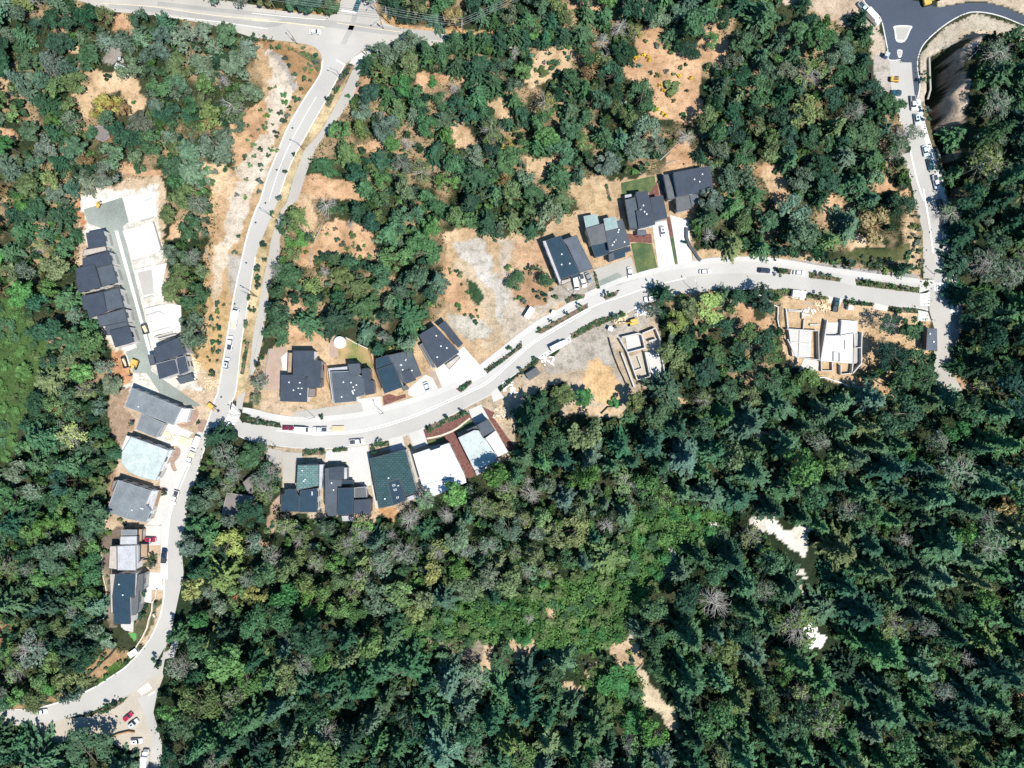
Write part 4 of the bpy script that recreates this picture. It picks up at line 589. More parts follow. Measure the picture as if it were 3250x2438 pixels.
foundation('white walled foundation rooms above the unfinished dark roofed house', '01', [([(1195,990),(1400,945),(1490,960),(1500,1180),(1260,1200)], .5,'white_pad')], [([(1200,1045),(1310,1012),(1350,1035)], 1.1,.4), ([(1195,990),(1320,960)], .9,.4), ([(1260,1180),(1400,1140)], 1.0,.35), ([(1270,1225),(1420,1180)], 1.3,.4), ([(1225,1090),(1250,1100)], .9,.3), ([(1300,1240),(1450,1200)], 1.8,.4)])
# ================================================================ VEHICLES
def ring(L0, L1, w, z, n=3, r=.35):             # rounded rectangle in plan
    out = []
    for (cx_, cy_, a0) in ((L1-r, w/2-r, 0), (L0+r, w/2-r, 90), (L0+r, -w/2+r, 180), (L1-r, -w/2+r, 270)):
        for k in range(n+1):
            a = math.radians(a0+90*k/n); out.append((cx_+r*math.cos(a), cy_+r*math.sin(a), z))
    return out
def vehicle(kind, colour, px_, ang, label, t=None, cover=None, group=None):
    p = W(T(t, [px_])[0] if t else px_, .8); root = empty({'car': 'parked_car', 'suv': 'parked_car', 'pickup': 'pickup_truck', 'van': 'cargo_van', 'box': 'box_truck'}[kind], (p[0], p[1], .08 if ground_z(*p) > -1 else 0), -math.radians(ang))
    tag(root, label, {'car': 'car', 'suv': 'car', 'pickup': 'pickup truck', 'van': 'van', 'box': 'truck'}[kind], group)
    L = {'car': 4.7, 'suv': 4.9, 'pickup': 5.9, 'van': 6.0, 'box': 7.6}[kind]; w = {'car': 1.9, 'suv': 2.0, 'pickup': 2.05, 'van': 2.1, 'box': 2.4}[kind]; cm = M['c_'+colour]; a, b_ = -L/2, L/2
    body = MB()
    if kind in ('car', 'suv'):
        hz = .88 if kind == 'car' else 1.0; rz = 1.42 if kind == 'car' else 1.75
        body.loft([ring(a+.05, b_-.05, w-.1, .3), ring(a, b_, w, .5), ring(a+.03, b_-.03, w, hz-.12), ring(a+.2, b_-.25, w-.22, hz)]); body.build('body', cm, root)
        c0, c1 = (a+.55, b_-1.25) if kind == 'car' else (a+.25, b_-1.3)
        MB().loft([ring(c0, c1, w-.18, hz-.04, r=.2), ring(c0+.55, c1-.75, w-.5, rz-.04, r=.2)]).build('windscreen', M['glass'], root)
        MB().loft([ring(c0+.5, c1-.68, w-.46, rz-.06, r=.2), ring(c0+.6, c1-.8, w-.6, rz, r=.2)]).build('roof', cm, root)
        if kind == 'suv': MB().box((c0*.5+c1*.5, 0, rz+.01), (.9, .7, .04)).build('sunroof', M['glass'], root)
    elif kind == 'pickup':
        body.loft([ring(a+.05, b_-.05, w-.1, .4), ring(a, b_, w, .6), ring(a, b_, w, .95), ring(a+.02, b_-.2, w-.12, 1.05)]); body.build('body', cm, root)
        MB().loft([ring(-.6, 1.75, w-.14, 1.02, r=.18), ring(-.4, 1.15, w-.42, 1.78, r=.18)]).build('windscreen', M['glass'], root); MB().loft([ring(-.45, 1.2, w-.4, 1.74, r=.18), ring(-.35, 1.05, w-.5, 1.82, r=.18)]).build('roof', cm, root)
        bd = MB()
        for y in (-w/2+.09, w/2-.09): bd.box(((a-.6)/2-.02, y, 1.2), (-.6-a-.06, .14, .34))
        bd.box((a+.08, 0, 1.2), (.12, w-.34, .34)); bd.build('bed_wall', cm, root)
        if cover: MB().box(((a-.6)/2, 0, 1.3), (-.6-a-.3, w-.36, .1)).build('bed_cover', M[cover], root)
        else: MB().box(((a-.6)/2, 0, 1.075), (-.6-a-.3, w-.36, .04)).build('bed_floor', M['cover'], root)
    elif kind == 'van':
        body.loft([ring(a+.05, b_-.05, w-.1, .35), ring(a, b_, w, .6), ring(a, b_-.1, w, 1.1), ring(a+.05, b_-1.2, w-.12, 2.2), ring(a+.15, b_-1.5, w-.3, 2.32)]); body.build('body', cm, root)
        MB().add([(b_-.28, -w/2+.16, 1.16), (b_-.28, w/2-.16, 1.16), (b_-1.12, w/2-.22, 2.12), (b_-1.12, -w/2+.22, 2.12), (b_-.2, -w/2+.16, 1.16), (b_-.2, w/2-.16, 1.16), (b_-1.04, w/2-.22, 2.16), (b_-1.04, -w/2+.22, 2.16)], [(0,3,2,1),(4,5,6,7),(0,1,5,4),(1,2,6,5),(2,3,7,6),(3,0,4,7)]).build('windscreen', M['glass'], root)
        MB().box((-.8, 0, 2.36), (2.2, .08, .06)).build('roof_bar', M['metal'], root)
    else:
        body.loft([ring(b_-2.0, b_, w-.2, .5), ring(b_-2.0, b_, w-.2, 1.2), ring(b_-2.0, b_-.5, w-.35, 2.1)]); body.build('body', cm, root)
        MB().box((b_-.42, 0, 1.75), (.1, w-.5, .6), 0, -.5).build('windscreen', M['glass'], root); MB().loft([ring(a, b_-2.1, w, .8, r=.08), ring(a, b_-2.1, w, 3.0, r=.08), ring(a+.08, b_-2.18, w-.16, 3.08, r=.08)]).build('cargo_box', cm, root)
    for x in (a+.95, b_-.95):
        for s in (-1, 1):
            wh = MB().tube((x, s*(w/2-.24), .36), (x, s*(w/2+.01), .36), .36, .36, 12).build('wheel', M['black'], root); MB().tube((x, s*(w/2), .36), (x, s*(w/2+.02), .36), .2, .2, 8).build('rim', M['metal'], wh)
    for s in (-1, 1): MB().box((b_-.06, s*(w/2-.35), .7), (.12, .34, .16)).build('headlight', M['head'], root)
    return root
V = vehicle
V('car','teal',(865,48),-70,'dark teal car on the side street north of the highway','10')
V('car','white',(518,262),3,'white car driving along the highway into the junction','10')
V('pickup','pale',(885,68),50,'pale pickup truck half on the gravel beside the fresh asphalt','30'); V('box','white',(955,150),48,'white utility truck beside the kerb of the fresh asphalt','30')
V('pickup','silver',(1295,852),85,'silver pickup nearest the end of the dark asphalt','30', cover='cover'); V('suv','pale',(1325,985),82,'pale blue car, second in the east road line, below the silver pickup','30'); V('car','pale',(1395,1245),78,'pale car just below the sparse tree over the east road','30')
V('suv','teal',(1435,1358),77,'deep teal car with pale bonnet, between two pale cars on the east road','30'); V('pickup','white',(1482,1502),77,'white pickup beside the white east kerb, above two dark green cars','30')
V('suv','green',(1520,130),76,'upper of two dark green cars in the east road line','31'); V('suv','green',(1550,275),85,'lower of two dark green cars in the east road line','31'); V('suv','white',(1560,412),88,'white car at the edge of the tree shadow, bottom of the east line','31')
V('suv','navy',(65,672),4,'navy car parked in the white bay of the curved street','31'); V('car','white',(355,692),4,'white car in the bay between two planted strips','31'); V('pickup','green',(658,957),-78,'very dark pickup nosed up at the tan building site','31')
V('car','white',(1658,682),-3,'white car on the curve near the longest white driveway','21'); V('suv','white',(1308,350),82,'large white car on the white driveway beside the grey house','21'); V('car','white',(1038,690),85,'white car on the grey driveway beside the narrow hedge','21'); V('pickup','white',(648,755),72,'white pickup outside the long blue roofed house','21'); V('car','grey',(697,732),65,'grey car beside the white pickup at the blue roofed house','21'); V('van','white',(590,772),80,'white van under the porch of the long blue roofed house','21')
V('pickup','white',(1215,905),172,'white pickup with red load at the wood edge of the curve','21', cover='c_red'); V('box','white',(452,1292),-27,'white box truck parked below the curved street kerb','21'); V('car','silver',(1443,78),70,'silver car on the white driveway beside the teal roofed house','12')
V('car','darkred',(296,411),2,'magenta red car at the head of the parked row on the curve','12'); V('van','white',(414,424),3,'white van behind the magenta car on the curve','12'); V('pickup','white',(562,424),180,'white pickup towing the flat lumber trailer','12'); V('pickup','white',(866,524),-6,'white pickup alone on the lower kerb of the curve','12', cover='cover')
V('van','white',(1942,1042),-78,'white van, top of the row on the collector road','01'); V('pickup','white',(1900,1272),-82,'white pickup with black bed cover on the collector road','01', cover='cover'); V('suv','silver',(1870,1440),-80,'silver car, lowest in the row on the collector road','01')
V('van','white',(1622,535),112,'white van beside the pale yellow sheets','02'); V('pickup','white',(1572,665),112,'white pickup with loaded bed beside the bare sand mound','02', cover='lumber'); V('pickup','white',(1445,985),108,'white pickup with dark glass cover on the western pavement','02', cover='cover')
V('suv','red',(1240,1332),2,'bright red car beside the stepped light grey house','02'); V('pickup','navy',(1355,1466),-86,'dark navy pickup on the western pavement below the red car','02')
V('car','white',(340,1192),-3,'white car on the long road in the bottom corner','03'); V('car','red',(1056,1236),-40,'dark red car on the dirt parking lot','03'); V('suv','silver',(1100,1290),-38,'silver car beside the dark red car on the dirt lot','03'); V('suv','white',(1125,1436),-3,'white car alone by the timber wall of the dirt lot','03'); V('box','white',(1205,1580),-86,'white box truck at the tree edge of the dirt lot','03')
# trailers, machines, sheds
def trailer(label, t, c, ang, L, w, h, mt, closed=True):
    p = W(T(t, [c])[0], h/2); root = empty('trailer', (*p, .06), -math.radians(ang)); tag(root, label, 'trailer')
    if closed: MB().loft([ring(-L/2, L/2, w, .5, r=.12), ring(-L/2, L/2, w, h-.1, r=.12), ring(-L/2+.1, L/2-.1, w-.2, h, r=.12)]).build('body', M[mt], root)
    else:
        MB().box((0, 0, .65), (L, w, .12)).build('deck', M[mt], root)
        for k in range(3): MB().box((0, -w/3+k*w/3, .82+.1*(k % 2)), (L*.9, w*.22, .25)).build('lumber_bundle', M['lumber'], root)
    MB().tube((L/2, 0, .5), (L/2+1.3, 0, .5), .07).build('drawbar', M['metal'], root)
    for s in (-1, 1): MB().tube((-.3, s*(w/2-.2), .35), (-.3, s*(w/2+.04), .35), .35, .35, 10).build('wheel', M['black'], root)
trailer('flat trailer of pale lumber behind the white pickup', '12', (712,416), 180, 5.0, 2.1, 1, 'lumber', False)
trailer('low white trailer under the white van on the collector road', '01', (1932,1115), -80, 4.0, 2.0, 1.0, 'c_white', False)
trailer('white enclosed trailer on the gravel track', '21', (208,1025), -58, 5.0, 2.4, 2.8, 'c_white'); trailer('white site trailer end on to the curved street', '31', (345,868), 8, 5.4, 2.6, 2.9, 'c_white')
def container(name, label, cat, t, c, ang, L, w, h, mt, lid=None):
    p = W(T(t, [c])[0], h/2); root = empty(name, (*p, .03), -math.radians(ang)); tag(root, label, cat)
    b_ = MB(); th = .1
    if lid: b_.box((0, 0, h/2), (L, w, h)); b_.build('body', M[mt], root); MB().prism([(-L/2-.1, -w/2-.1), (L/2+.1, -w/2-.1), (L/2+.1, w/2+.1), (-L/2-.1, w/2+.1)], h, h+.12).build('roof', M[lid], root); MB().box((L/2+.02, 0, h*.45), (.06, .9, h*.85)).build('door', M['door'], root)
    else:
        b_.box((0, w/2, h/2), (L, th, h)).box((0, -w/2, h/2), (L, th, h)).box((L/2, 0, h/2), (th, w-.1, h)).box((-L/2, 0, h/2), (th, w-.1, h)); b_.build('side_wall', M[mt], root); MB().box((0, 0, .15), (L-.1, w-.1, .2)).build('floor_plate', M['cover'], root); MB().box((0, 0, h*.5), (L*.7, w*.6, h*.5), .2).build('rubble', M['lumber'], root)
container('storage_container', 'grey storage container below the curved street bend', 'container', '21', (237,1525), -33, 5.2, 3.0, 2.8, 'r_darkmetal', 'r_midgrey')
container('skip_bin', 'dark rusty skip on the townhouse lane', 'skip', '01', (1198,1155), 75, 4.0, 2.2, 1.3, 'r_darkmetal'); container('skip_bin', 'dark narrow skip beside the yellow excavator', 'skip', '01', (1030,1430), 75, 4.6, 1.6, 1.4, 'r_navy')
container('skip_bin', 'open teal skip below the blue roofed house', 'skip', '03', (1272,402), 70, 2.2, 1.2, .8, 'r_palegreen'); container('portable_toilet', 'white portable toilet with dark shadow near the excavator', 'toilet', '21', (875,1155), 20, 1.6, 1.5, 2.4, 'whiteplastic', 'whiteplastic'); container('portable_toilet', 'small portable toilet on the gravel by the white trailer', 'toilet', '21', (405,1020), 20, 1.2, 1.2, 2.2, 'whiteplastic', 'whiteplastic')
container('portable_toilet', 'blue topped portable toilet beside the fresh asphalt kerb', 'toilet', '30', (1070,460), 20, 1.6, 1.6, 2.4, 'c_blue', 'r_pale'); container('site_cabinet', 'white utility cabinet at the end of the pale stone wall', 'cabinet', '03', (1105,705), -35, 3.6, 2.2, 1.6, 'whiteplastic', 'r_white'); container('portable_toilet', 'white toilet cabin on the tan building site beside the dark pickup', 'toilet', '31', (770,982), 5, 1.7, 1.5, 2.3, 'whiteplastic', 'whiteplastic')
def excavator(label, t, c, ang, reach=5.0, mt='yellow', s=1.0):
    p = W(T(t, [c])[0], 1); root = empty('excavator', (*p, .08), -math.radians(ang)); tag(root, label, 'excavator'); root.scale = (s, s, s)
    for y in (-1.05, 1.05): MB().loft([ring(-1.9, 1.9, .5, .0, r=.2), ring(-2.1, 2.1, .5, .45, r=.2), ring(-1.9, 1.9, .5, .85, r=.2)]).build('track', M['black'], root).location = (0, y, 0)
    MB().loft([ring(-2.1, 1.0, 2.5, .95, r=.4), ring(-2.1, 1.0, 2.5, 1.8, r=.4), ring(-1.9, .8, 2.2, 2.1, r=.4)]).build('engine_housing', M[mt], root)
    cb = MB().loft([ring(.1, 1.5, 1.1, 1.0, r=.15), ring(.1, 1.5, 1.1, 2.6, r=.15)]).build('cab', M['glass'], root); cb.location = (0, .65, 0); cr = MB().box((.8, .65, 2.66), (1.4, 1.1, .1)).build('cab_roof', M[mt], root)
    MB().tube((1.0, -.2, 1.6), (reach*.55, -.2, 3.6), .28, .22, 6).build('boom', M[mt], root); MB().tube((reach*.55, -.2, 3.6), (reach, -.2, 1.4), .2, .16, 6).build('arm', M[mt], root); MB().loft([ring(reach-.5, reach+.5, 1.1, .3, r=.1), ring(reach-.3, reach+.6, 1.1, 1.3, r=.1)]).build('bucket', M['cover'], root)
excavator('yellow excavator turning at the foot of the townhouse lane', '01', (1108,1448), 110, 4.5); excavator('dark and yellow excavator beside the open foundation', '21', (1060,1100), 165, 7.2)
excavator('small orange digger at the head of the townhouse lane', '01', (808,130), -60, 3.0, 's' and 'yellow', .55); excavator('yellow loader at the top edge on the fresh asphalt', '30', (1415,18), -15, 5.0); excavator('orange digger where the townhouse lane meets the collector road', '02', (1745,235), 35, 4.0, 'yellow', .8)
def roller(label, t, c, ang, mt):
    p = W(T(t, [c])[0], 1); root = empty('road_roller', (*p, .08), -math.radians(ang)); tag(root, label, 'road roller')
    for x in (-1.3, 1.3): MB().tube((x, -.9, .6), (x, .9, .6), .6, .6, 14).build('drum', M['metal' if mt != 'yellow' else 'black'], root)
    MB().loft([ring(-1.8, 1.8, 1.9, .9, r=.25), ring(-1.8, 1.8, 1.9, 1.5, r=.25), ring(-1.5, 1.5, 1.6, 1.7, r=.25)]).build('body', M[mt], root)
    for y in (-.6, 0, .6): MB().box((.2, y, 2.3), (1.6, .35, .08)).build('canopy_slat', M['cover'], root)
    for x in (-.5, .9): MB().tube((x, .7, 1.6), (x, .7, 2.3), .05).build('canopy_post', M['frame'], root)
roller('yellow road roller with slatted canopy on the unfinished road', '30', (1142,655), 5, 'yellow'); roller('dark road roller below the yellow one', '30', (1158,768), 8, 'c_teal')
# ================================================================ POLES, WIRES, LAMPS, WALLS
def upole(t, base, label, arms=2, h=10.5):
    p = W(T(t, [base])[0]); root = empty('utility_pole', (*p, 0)); tag(root, label, 'utility pole')
    MB().tube((0, 0, -.2), (0, 0, h), .2, .13, 8).build('pole', M['pole'], root)
    for k in range(arms): MB().box((0, 0, h-.5-1.1*k), (.14, 3.0, .14), -.15).build('crossarm', M['pole'], root)
    MB().tube((.3, .2, h-2.8), (.3, .2, h-1.8), .24, .24, 8).build('transformer', M['metal'], root)
    for y in (-1.3, -.5, .5, 1.3): MB().tube((0, y, h-.42), (0, y, h-.15), .06, .05, 6).build('insulator', M['whiteplastic'], root)
    return p
p1 = upole('10', (1137,195), 'wooden utility pole at the corner of the side street and highway'); p2 = upole('10', (1745,290), 'wooden utility pole with many crossarms beside the highway verge', 3); p3 = W(T('10', [(180,80)])[0]); upole('10', (190,70), 'wooden utility pole on the upper verge of the highway', 1)
p0 = (-260, p3[1]+12); p4 = (W(T('20', [(900,-300)])[0]))
def cable(label, a, b_, z, off, sag=.8):
    pts = []
    for i in range(13):
        t_ = i/12; pts.append((a[0]+(b_[0]-a[0])*t_, a[1]+(b_[1]-a[1])*t_+off, z-4*sag*t_*(1-t_)))
    o = MB().path(pts, .045, 4).build('power_cable', M['wire']); tag(o, label, 'power cable', 'power cables')
for k, off in enumerate((-1.3, -.5, .5, 1.3)):
    nm = ['lowest', 'second lowest', 'second highest', 'highest'][k]
    cable(f'{nm} cable strung between the two poles beside the side street', p1, p2, 10.1, off); cable(f'{nm} cable leaving the crossarm pole over the north woods', p2, p4, 10.1, off, 1.2); cable(f'{nm} cable along the highway to the side street pole', p3, p1, 10.1, off, .9)
    if k in (1, 2): cable(f'{nm} cable running out of view along the highway', p0, p3, 10.1, off, 1)
def lamp(label, t, base, ang, h=8.5, name='street_lamp', cat='street lamp', sig=False):
    p = W(T(t, [base])[0]); root = empty(name, (*p, 0), -math.radians(ang)); tag(root, label, cat)
    MB().tube((0, 0, 0), (0, 0, h), .12, .08, 8).build('pole', M['cover'], root); MB().tube((0, 0, h-.1), (2.4, 0, h+.3), .06, .05, 6).build('arm', M['cover'], root)
    if sig:
        for z in (5.5, 4.2): s_ = MB().box((.3, 0, z), (.35, .4, 1.1)).build('signal_head', M['yellow'], root)
    MB().box((2.5, 0, h+.28), (.8, .36, .12)).build('lamp_head', M['metal'], root)
for i, (t, b_, a, l) in enumerate([('10', (740,660), 200, 'street lamp between the two upper hedges of the collector road'), ('10', (430,1238), 205, 'street lamp beside the collector road below the road bend hedge'), ('11', (180,240), 205, 'street lamp on the strip beside the dry grass of the collector road'), ('11', (40,890), 200, 'street lamp on the strip left of the brown court'), ('12', (520,325), 200, 'street lamp above the parked row on the curve'), ('12', (1085,290), 250, 'street lamp where the lower lawn meets the north pavement'), ('21', (560,870), 200, 'street lamp above the long planted strip'), ('31', (1460,700), 190, 'street lamp at the corner of the east road crossing'), ('21', (1550,830), 250, 'street lamp at the wood edge of the curve'), ('02', (2000,300), 200, 'street lamp beside the crossing at the mouth of the curved street'), ('01', (2100,880), 205, 'street lamp beside the parked white van on the collector road')]): lamp(l, t, b_, a)
for t, b_, a, l in [('10', (375,368), 230, 'signal pole on the grass corner left of the highway junction'), ('10', (1085,240), 150, 'signal pole on the verge right of the side street'), ('10', (955,470), 40, 'signal pole in the tree shadow at the junction corner'), ('10', (1030,95), 120, 'signal pole at the mouth of the side street')]: lamp(l, t, b_, a, 7.5, 'traffic_signal', 'traffic signal', True)
def longwall(name, label, cat, t, pts, w, h, mt, sm=True):
    l = T(t, pts); o = MB().wall(WP(l, h/2), w, -.1, h).build(name, M[mt]); tag(o, label, cat)
for a in [('garden_path','pale winding stone path through the red mulch bed','path','12',[(1440,500),(1500,490),(1560,475),(1650,440),(1700,410),(1750,370),(1800,332)],.7,.12,'stone'), ('silt_fence','thin pale silt fence zigzagging through bushes below the curve','fence','21',[(1600,912),(1690,905),(1760,890),(1800,898),(1870,875),(1960,890),(2050,890),(2110,876),(2160,900),(2205,938)],.18,.9,'whiteplastic'),
 ('silt_fence','silt fence wrapping the left side of the tan building site','fence','31',[(0,884),(25,875),(80,905),(130,950),(178,975),(175,1080),(195,1180)],.2,1.0,'whiteplastic'), ('silt_fence','black silt fence curling below the tan building site','fence','31',[(930,1530),(970,1570),(1020,1605),(1090,1615),(1210,1612)],.35,.9,'fenceblack'), ('silt_fence','pale silt fence along the lower edge of the tan building site','fence','31',[(320,1530),(450,1560),(560,1555),(700,1600),(790,1640),(900,1632)],.3,.7,'whiteplastic'),
 ('silt_fence','ragged silt fence between gravel yard and open foundation','fence','21',[(862,1225),(880,1300),(910,1390),(950,1490),(985,1560),(1010,1620)],.3,1.1,'fenceblack'), ('silt_fence','black silt fence across the sandy track below the tan mound','fence','22',[(800,295),(855,240),(930,235),(955,218)],.3,.9,'fenceblack'),
 ('silt_fence','dark fence winding across the slope left of the bottom road','fence','03',[(665,940),(740,880),(820,810),(850,780),(900,740),(940,690),(960,655)],.35,1.0,'fenceblack'), ('silt_fence','fence running behind the houses at the foot of the west row','fence','03',[(840,-140),(845,0),(855,80),(880,180),(875,260),(882,380),(860,420),(795,450)],.3,.9,'stone'),
 ('stone_wall','pale curved garden wall beside the west road and hedge','wall','03',[(1295,180),(1285,250),(1260,290),(1255,360),(1230,430),(1215,500),(1170,590),(1130,650),(1122,665)],.45,.9,'stone'), ('timber_wall','timber retaining wall beside the dirt parking lot','wall','03',[(910,1405),(980,1375),(1065,1355),(1110,1362)],.5,1.2,'w_wood'), ('retaining_wall','dark retaining wall in the trees left of the road roller','wall','30',[(905,565),(945,610),(950,670),(925,720)],.4,1.3,'fenceblack'),
 ('garden_wall','dark low wall bounding the brown gravel court','wall','11',[(140,1320),(110,1480),(85,1659)],.3,.6,'w_grey'), ('garden_wall','low wall between the two houses above the curve','wall','11',[(605,1440),(610,1560),(640,1659)],.5,1.4,'w_wood'), ('boundary_fence','fence between the dry lawn and the teal roofed house','fence','11',[(965,1330),(985,1400),(1005,1480),(1030,1560),(1060,1659)],.25,1.5,'w_wood'), ('boundary_fence','pale fence behind the dry lawn of the slate roofed house','fence','11',[(775,1225),(850,1270),(960,1320)],.2,1.2,'w_white'),
 ('retaining_wall','concrete wall holding the pavement above the shaded cutting','wall','30',[(1428,470),(1432,600),(1438,740),(1415,820)],.6,.5,'concrete_grey'), ('boulder_wall','dark boulder wall beside the longest white driveway','wall','21',[(1505,320),(1505,400),(1530,470),(1570,520),(1600,570),(1620,592)],1.1,1.1,'w_dark'), ('garden_wall','grey terrace wall above the slate roofed house','wall',(G1),None,.3,1.1,'w_grey')][:-1]: longwall(*a)
o = MB(); c = W(Z(*G1, [(1213,372)])[0], 1); o.tube((c[0], c[1], 0), (c[0], c[1], 1.6), 2.45, 2.45, 28).tube((c[0], c[1], 1.6), (c[0], c[1], 1.9), 2.45, .4, 28); tag(o.build('water_tank', M['r_white']), 'round white tank on dark soil behind the slate roofed house', 'tank')
def pile(name, label, cat, t, c, n, sz, mt, seed):
    R = random.Random(seed); p = W(T(t, [c])[0]); mb = MB()
    for i in range(n): mb.box((p[0]+R.uniform(-1, 1)*sz, p[1]+R.uniform(-1, 1)*sz*.7, .15+.1*i/n+R.random()*.2), (R.uniform(.5, 2.2), R.uniform(.15, .7), R.uniform(.1, .35)), R.uniform(0, 3))
    tag(mb.build(name, M[mt]), label, cat)
for i, a in enumerate([('debris_pile','scattered timber pieces beside the dark pickup on the building site','debris pile','31',(545,965),34,3.2,'lumber'),('lumber_pile','white boards stacked near the container bend','lumber','21',(60,1640),16,3.5,'whiteplastic'),('lumber_pile','pale boards on the gravel above the grey container','lumber','21',(360,1420),14,2.4,'whiteplastic'),('debris_pile','brushwood and timber heap above the open foundation','debris pile','21',(960,1070),22,2.6,'lumber'),('lumber_pile','stacked boards beside the pale mint house','lumber','02',(1400,490),14,2.6,'lumber'),('debris_pile','building waste under the roofed house frame corner','debris pile','01',(1590,1450),26,3.4,'lumber'),('debris_pile','white rubble heap beside the eastern mulch bed','debris pile','12',(2050,300),26,3.0,'stone'),('lumber_pile','timber lengths between the foundations of the building site','lumber','31',(450,1020),10,2.5,'whiteplastic'),('debris_pile','boards beside the lane end at the collector road','debris pile','01',(1750,1600),22,3.2,'lumber'),('debris_pile','timber and stone heap at the wood edge of the open foundation','debris pile','21',(1130,1010),22,2.6,'whiteplastic')]): pile(*a, seed=i)
yb = MB().box((0, 0, 0), (4.4, 2.9, .5), math.radians(-20)).build('sheet_stack', M['yellowboard']); yb.location = (*W(T('02', [(1522,520)])[0]), .4); tag(yb, 'pale yellow sheet stack beside the western pavement', 'sheet stack')
# ================================================================ TREES
def quads_mesh(name, cen, nor, size, mt, R, aspect=1.5, stretch=None):
    """leaf clumps: one small bent quad per centre; nor = rough facing"""
    n = len(cen); nor = nor/np.linalg.norm(nor, axis=1, keepdims=True).clip(1e-6)
    a = R.normal(size=(n, 3)) if stretch is None else stretch; u = a-(a*nor).sum(1, keepdims=True)*nor; u /= np.linalg.norm(u, axis=1, keepdims=True).clip(1e-6); v = np.cross(nor, u)
    s = size[:, None]; u = u*s*aspect/2; v = v*s/2
    P = np.stack([cen-u*.9-v*.6, cen+u*.3-v, cen+u, cen-u*.2+v], 1)
    return P.reshape(-1, 3)
def mesh_from_quads(name, P, mt, cols=None):
    me = bpy.data.meshes.new(name); n = len(P)//4
    me.vertices.add(len(P)); me.vertices.foreach_set('co', P.astype(np.float32).ravel()); me.loops.add(len(P)); me.loops.foreach_set('vertex_index', np.arange(len(P)))
    me.polygons.add(n); me.polygons.foreach_set('loop_start', np.arange(0, len(P), 4)); me.update(calc_edges=True)
    if cols is not None:
        c = me.color_attributes.new('Col', 'FLOAT_COLOR', 'POINT'); c.data.foreach_set('color', np.concatenate([cols, np.ones((len(cols), 1))], 1).astype(np.float32).ravel())
    me.materials.append(mt); return me
# all crowns are built for a tree of height 1 and crown radius 1 and scaled per tree
def conifer_quads(R, h=16., r=3.6, n_lv=17, dense=1.0):
    cen = []; nor = []; st = []; sz = []; wob = R.uniform(0, 6.28, 3); lx, ly = R.uniform(-.03, .03, 2)
    for k in range(n_lv):
        t = k/(n_lv-1); z = h*(.14+.85*t); rr = r*(1-t**1.5)**.85*R.uniform(.8, 1.15)+.25; nb = int((9-4*t)*dense+R.integers(0, 2)); a0 = R.uniform(0, 6.28)
        for b_ in range(nb):
            a = a0+2*math.pi*b_/nb+R.uniform(-.3, .3); L_ = rr*R.uniform(.5, 1.22)*(1+.22*math.sin(2*a+wob[0])+.15*math.sin(3*a+wob[1])); m_ = max(2, int(L_/.36)); d = np.array([math.cos(a), math.sin(a), 0]); sd_ = np.array([-d[1], d[0], 0]); dr = R.uniform(.18, .42)
            for i in range(m_):
                f = (i+.6)/m_; c = d*L_*f+np.array([lx*z, ly*z, z-dr*L_*f**1.4]); wdt = .62*(1-f*.6)
                for _ in range(2):
                    cen.append(c+sd_*R.uniform(-wdt, wdt)+np.array([0, 0, R.uniform(-.15, .12)])); nor.append(np.array([0, 0, 1])+d*.45+R.normal(size=3)*.42); st.append(d+sd_*R.uniform(-.9, .9)); sz.append(R.uniform(.36, .82)*(1-.3*f))
    return quads_mesh('', np.array(cen), np.array(nor), np.array(sz), None, R, 1.9, np.array(st))
def broad_quads(R, h=11., r=4., lobes=15, per=105, size=.42, flat=.75):
    cen = []; nor = []; ax = R.uniform(.78, 1.0); a0 = R.uniform(0, 6.28)
    for k in range(lobes):
        a = R.uniform(0, 6.28); q_ = math.sqrt(R.uniform(0, 1))*.84; lr = r*R.uniform(.17, .45)*(1.08-.3*q_); c = np.array([math.cos(a)*q_*r, math.sin(a)*q_*r*ax, h*(.56+.36*(1-q_**2)*R.uniform(.5, 1.15))])
        n_ = int(per*(lr/(.33*r))**1.6); d = R.normal(size=(n_, 3)); d /= np.linalg.norm(d, axis=1, keepdims=True); d[:, 2] = np.where(d[:, 2] < -.25, -d[:, 2], d[:, 2])
        rad = lr*(R.uniform(.55, 1.0, size=(n_, 1))+R.exponential(.13, size=(n_, 1))); cen.append(c+d*rad*np.array([1, 1, flat])); nor.append(d+R.normal(size=(n_, 3))*.5+np.array([0, 0, .2]))
    cen = np.concatenate(cen); nor = np.concatenate(nor); return quads_mesh('', cen, nor, R.uniform(size*.6, size*1.5, len(cen)), None, R, 1.35)
def trunk_mb(R, h, r, base, limbs, up=.5, bare=False):
    mb = MB(); lean = (R.uniform(-.3, .3), R.uniform(-.3, .3)); mb.tube((0, 0, -.5), (lean[0]*.5, lean[1]*.5, h*.45), base, base*.62, 7).tube((lean[0]*.5, lean[1]*.5, h*.45), (lean[0], lean[1], h*.92), base*.62, base*.15, 6)
    for k in range(limbs):
        z = h*R.uniform(.35, .9); a = R.uniform(0, 6.28); L_ = r*R.uniform(.5, .95)*(1.25-z/h*.6); p = (lean[0]*.6, lean[1]*.6, z); e = (math.cos(a)*L_, math.sin(a)*L_, z+L_*up*R.uniform(.3, 1)); mb.tube(p, e, base*.3, base*.07, 5)
        if bare:
            for j in range(3):
                f = R.uniform(.35, .85); s_ = tuple(p[i]+(e[i]-p[i])*f for i in range(3)); a2 = a+R.choice([-1, 1])*R.uniform(.4, .9); l2 = L_*R.uniform(.25, .5); mb.tube(s_, (s_[0]+math.cos(a2)*l2, s_[1]+math.sin(a2)*l2, s_[2]+l2*.4*up), base*.14, base*.05, 4)
    return mb
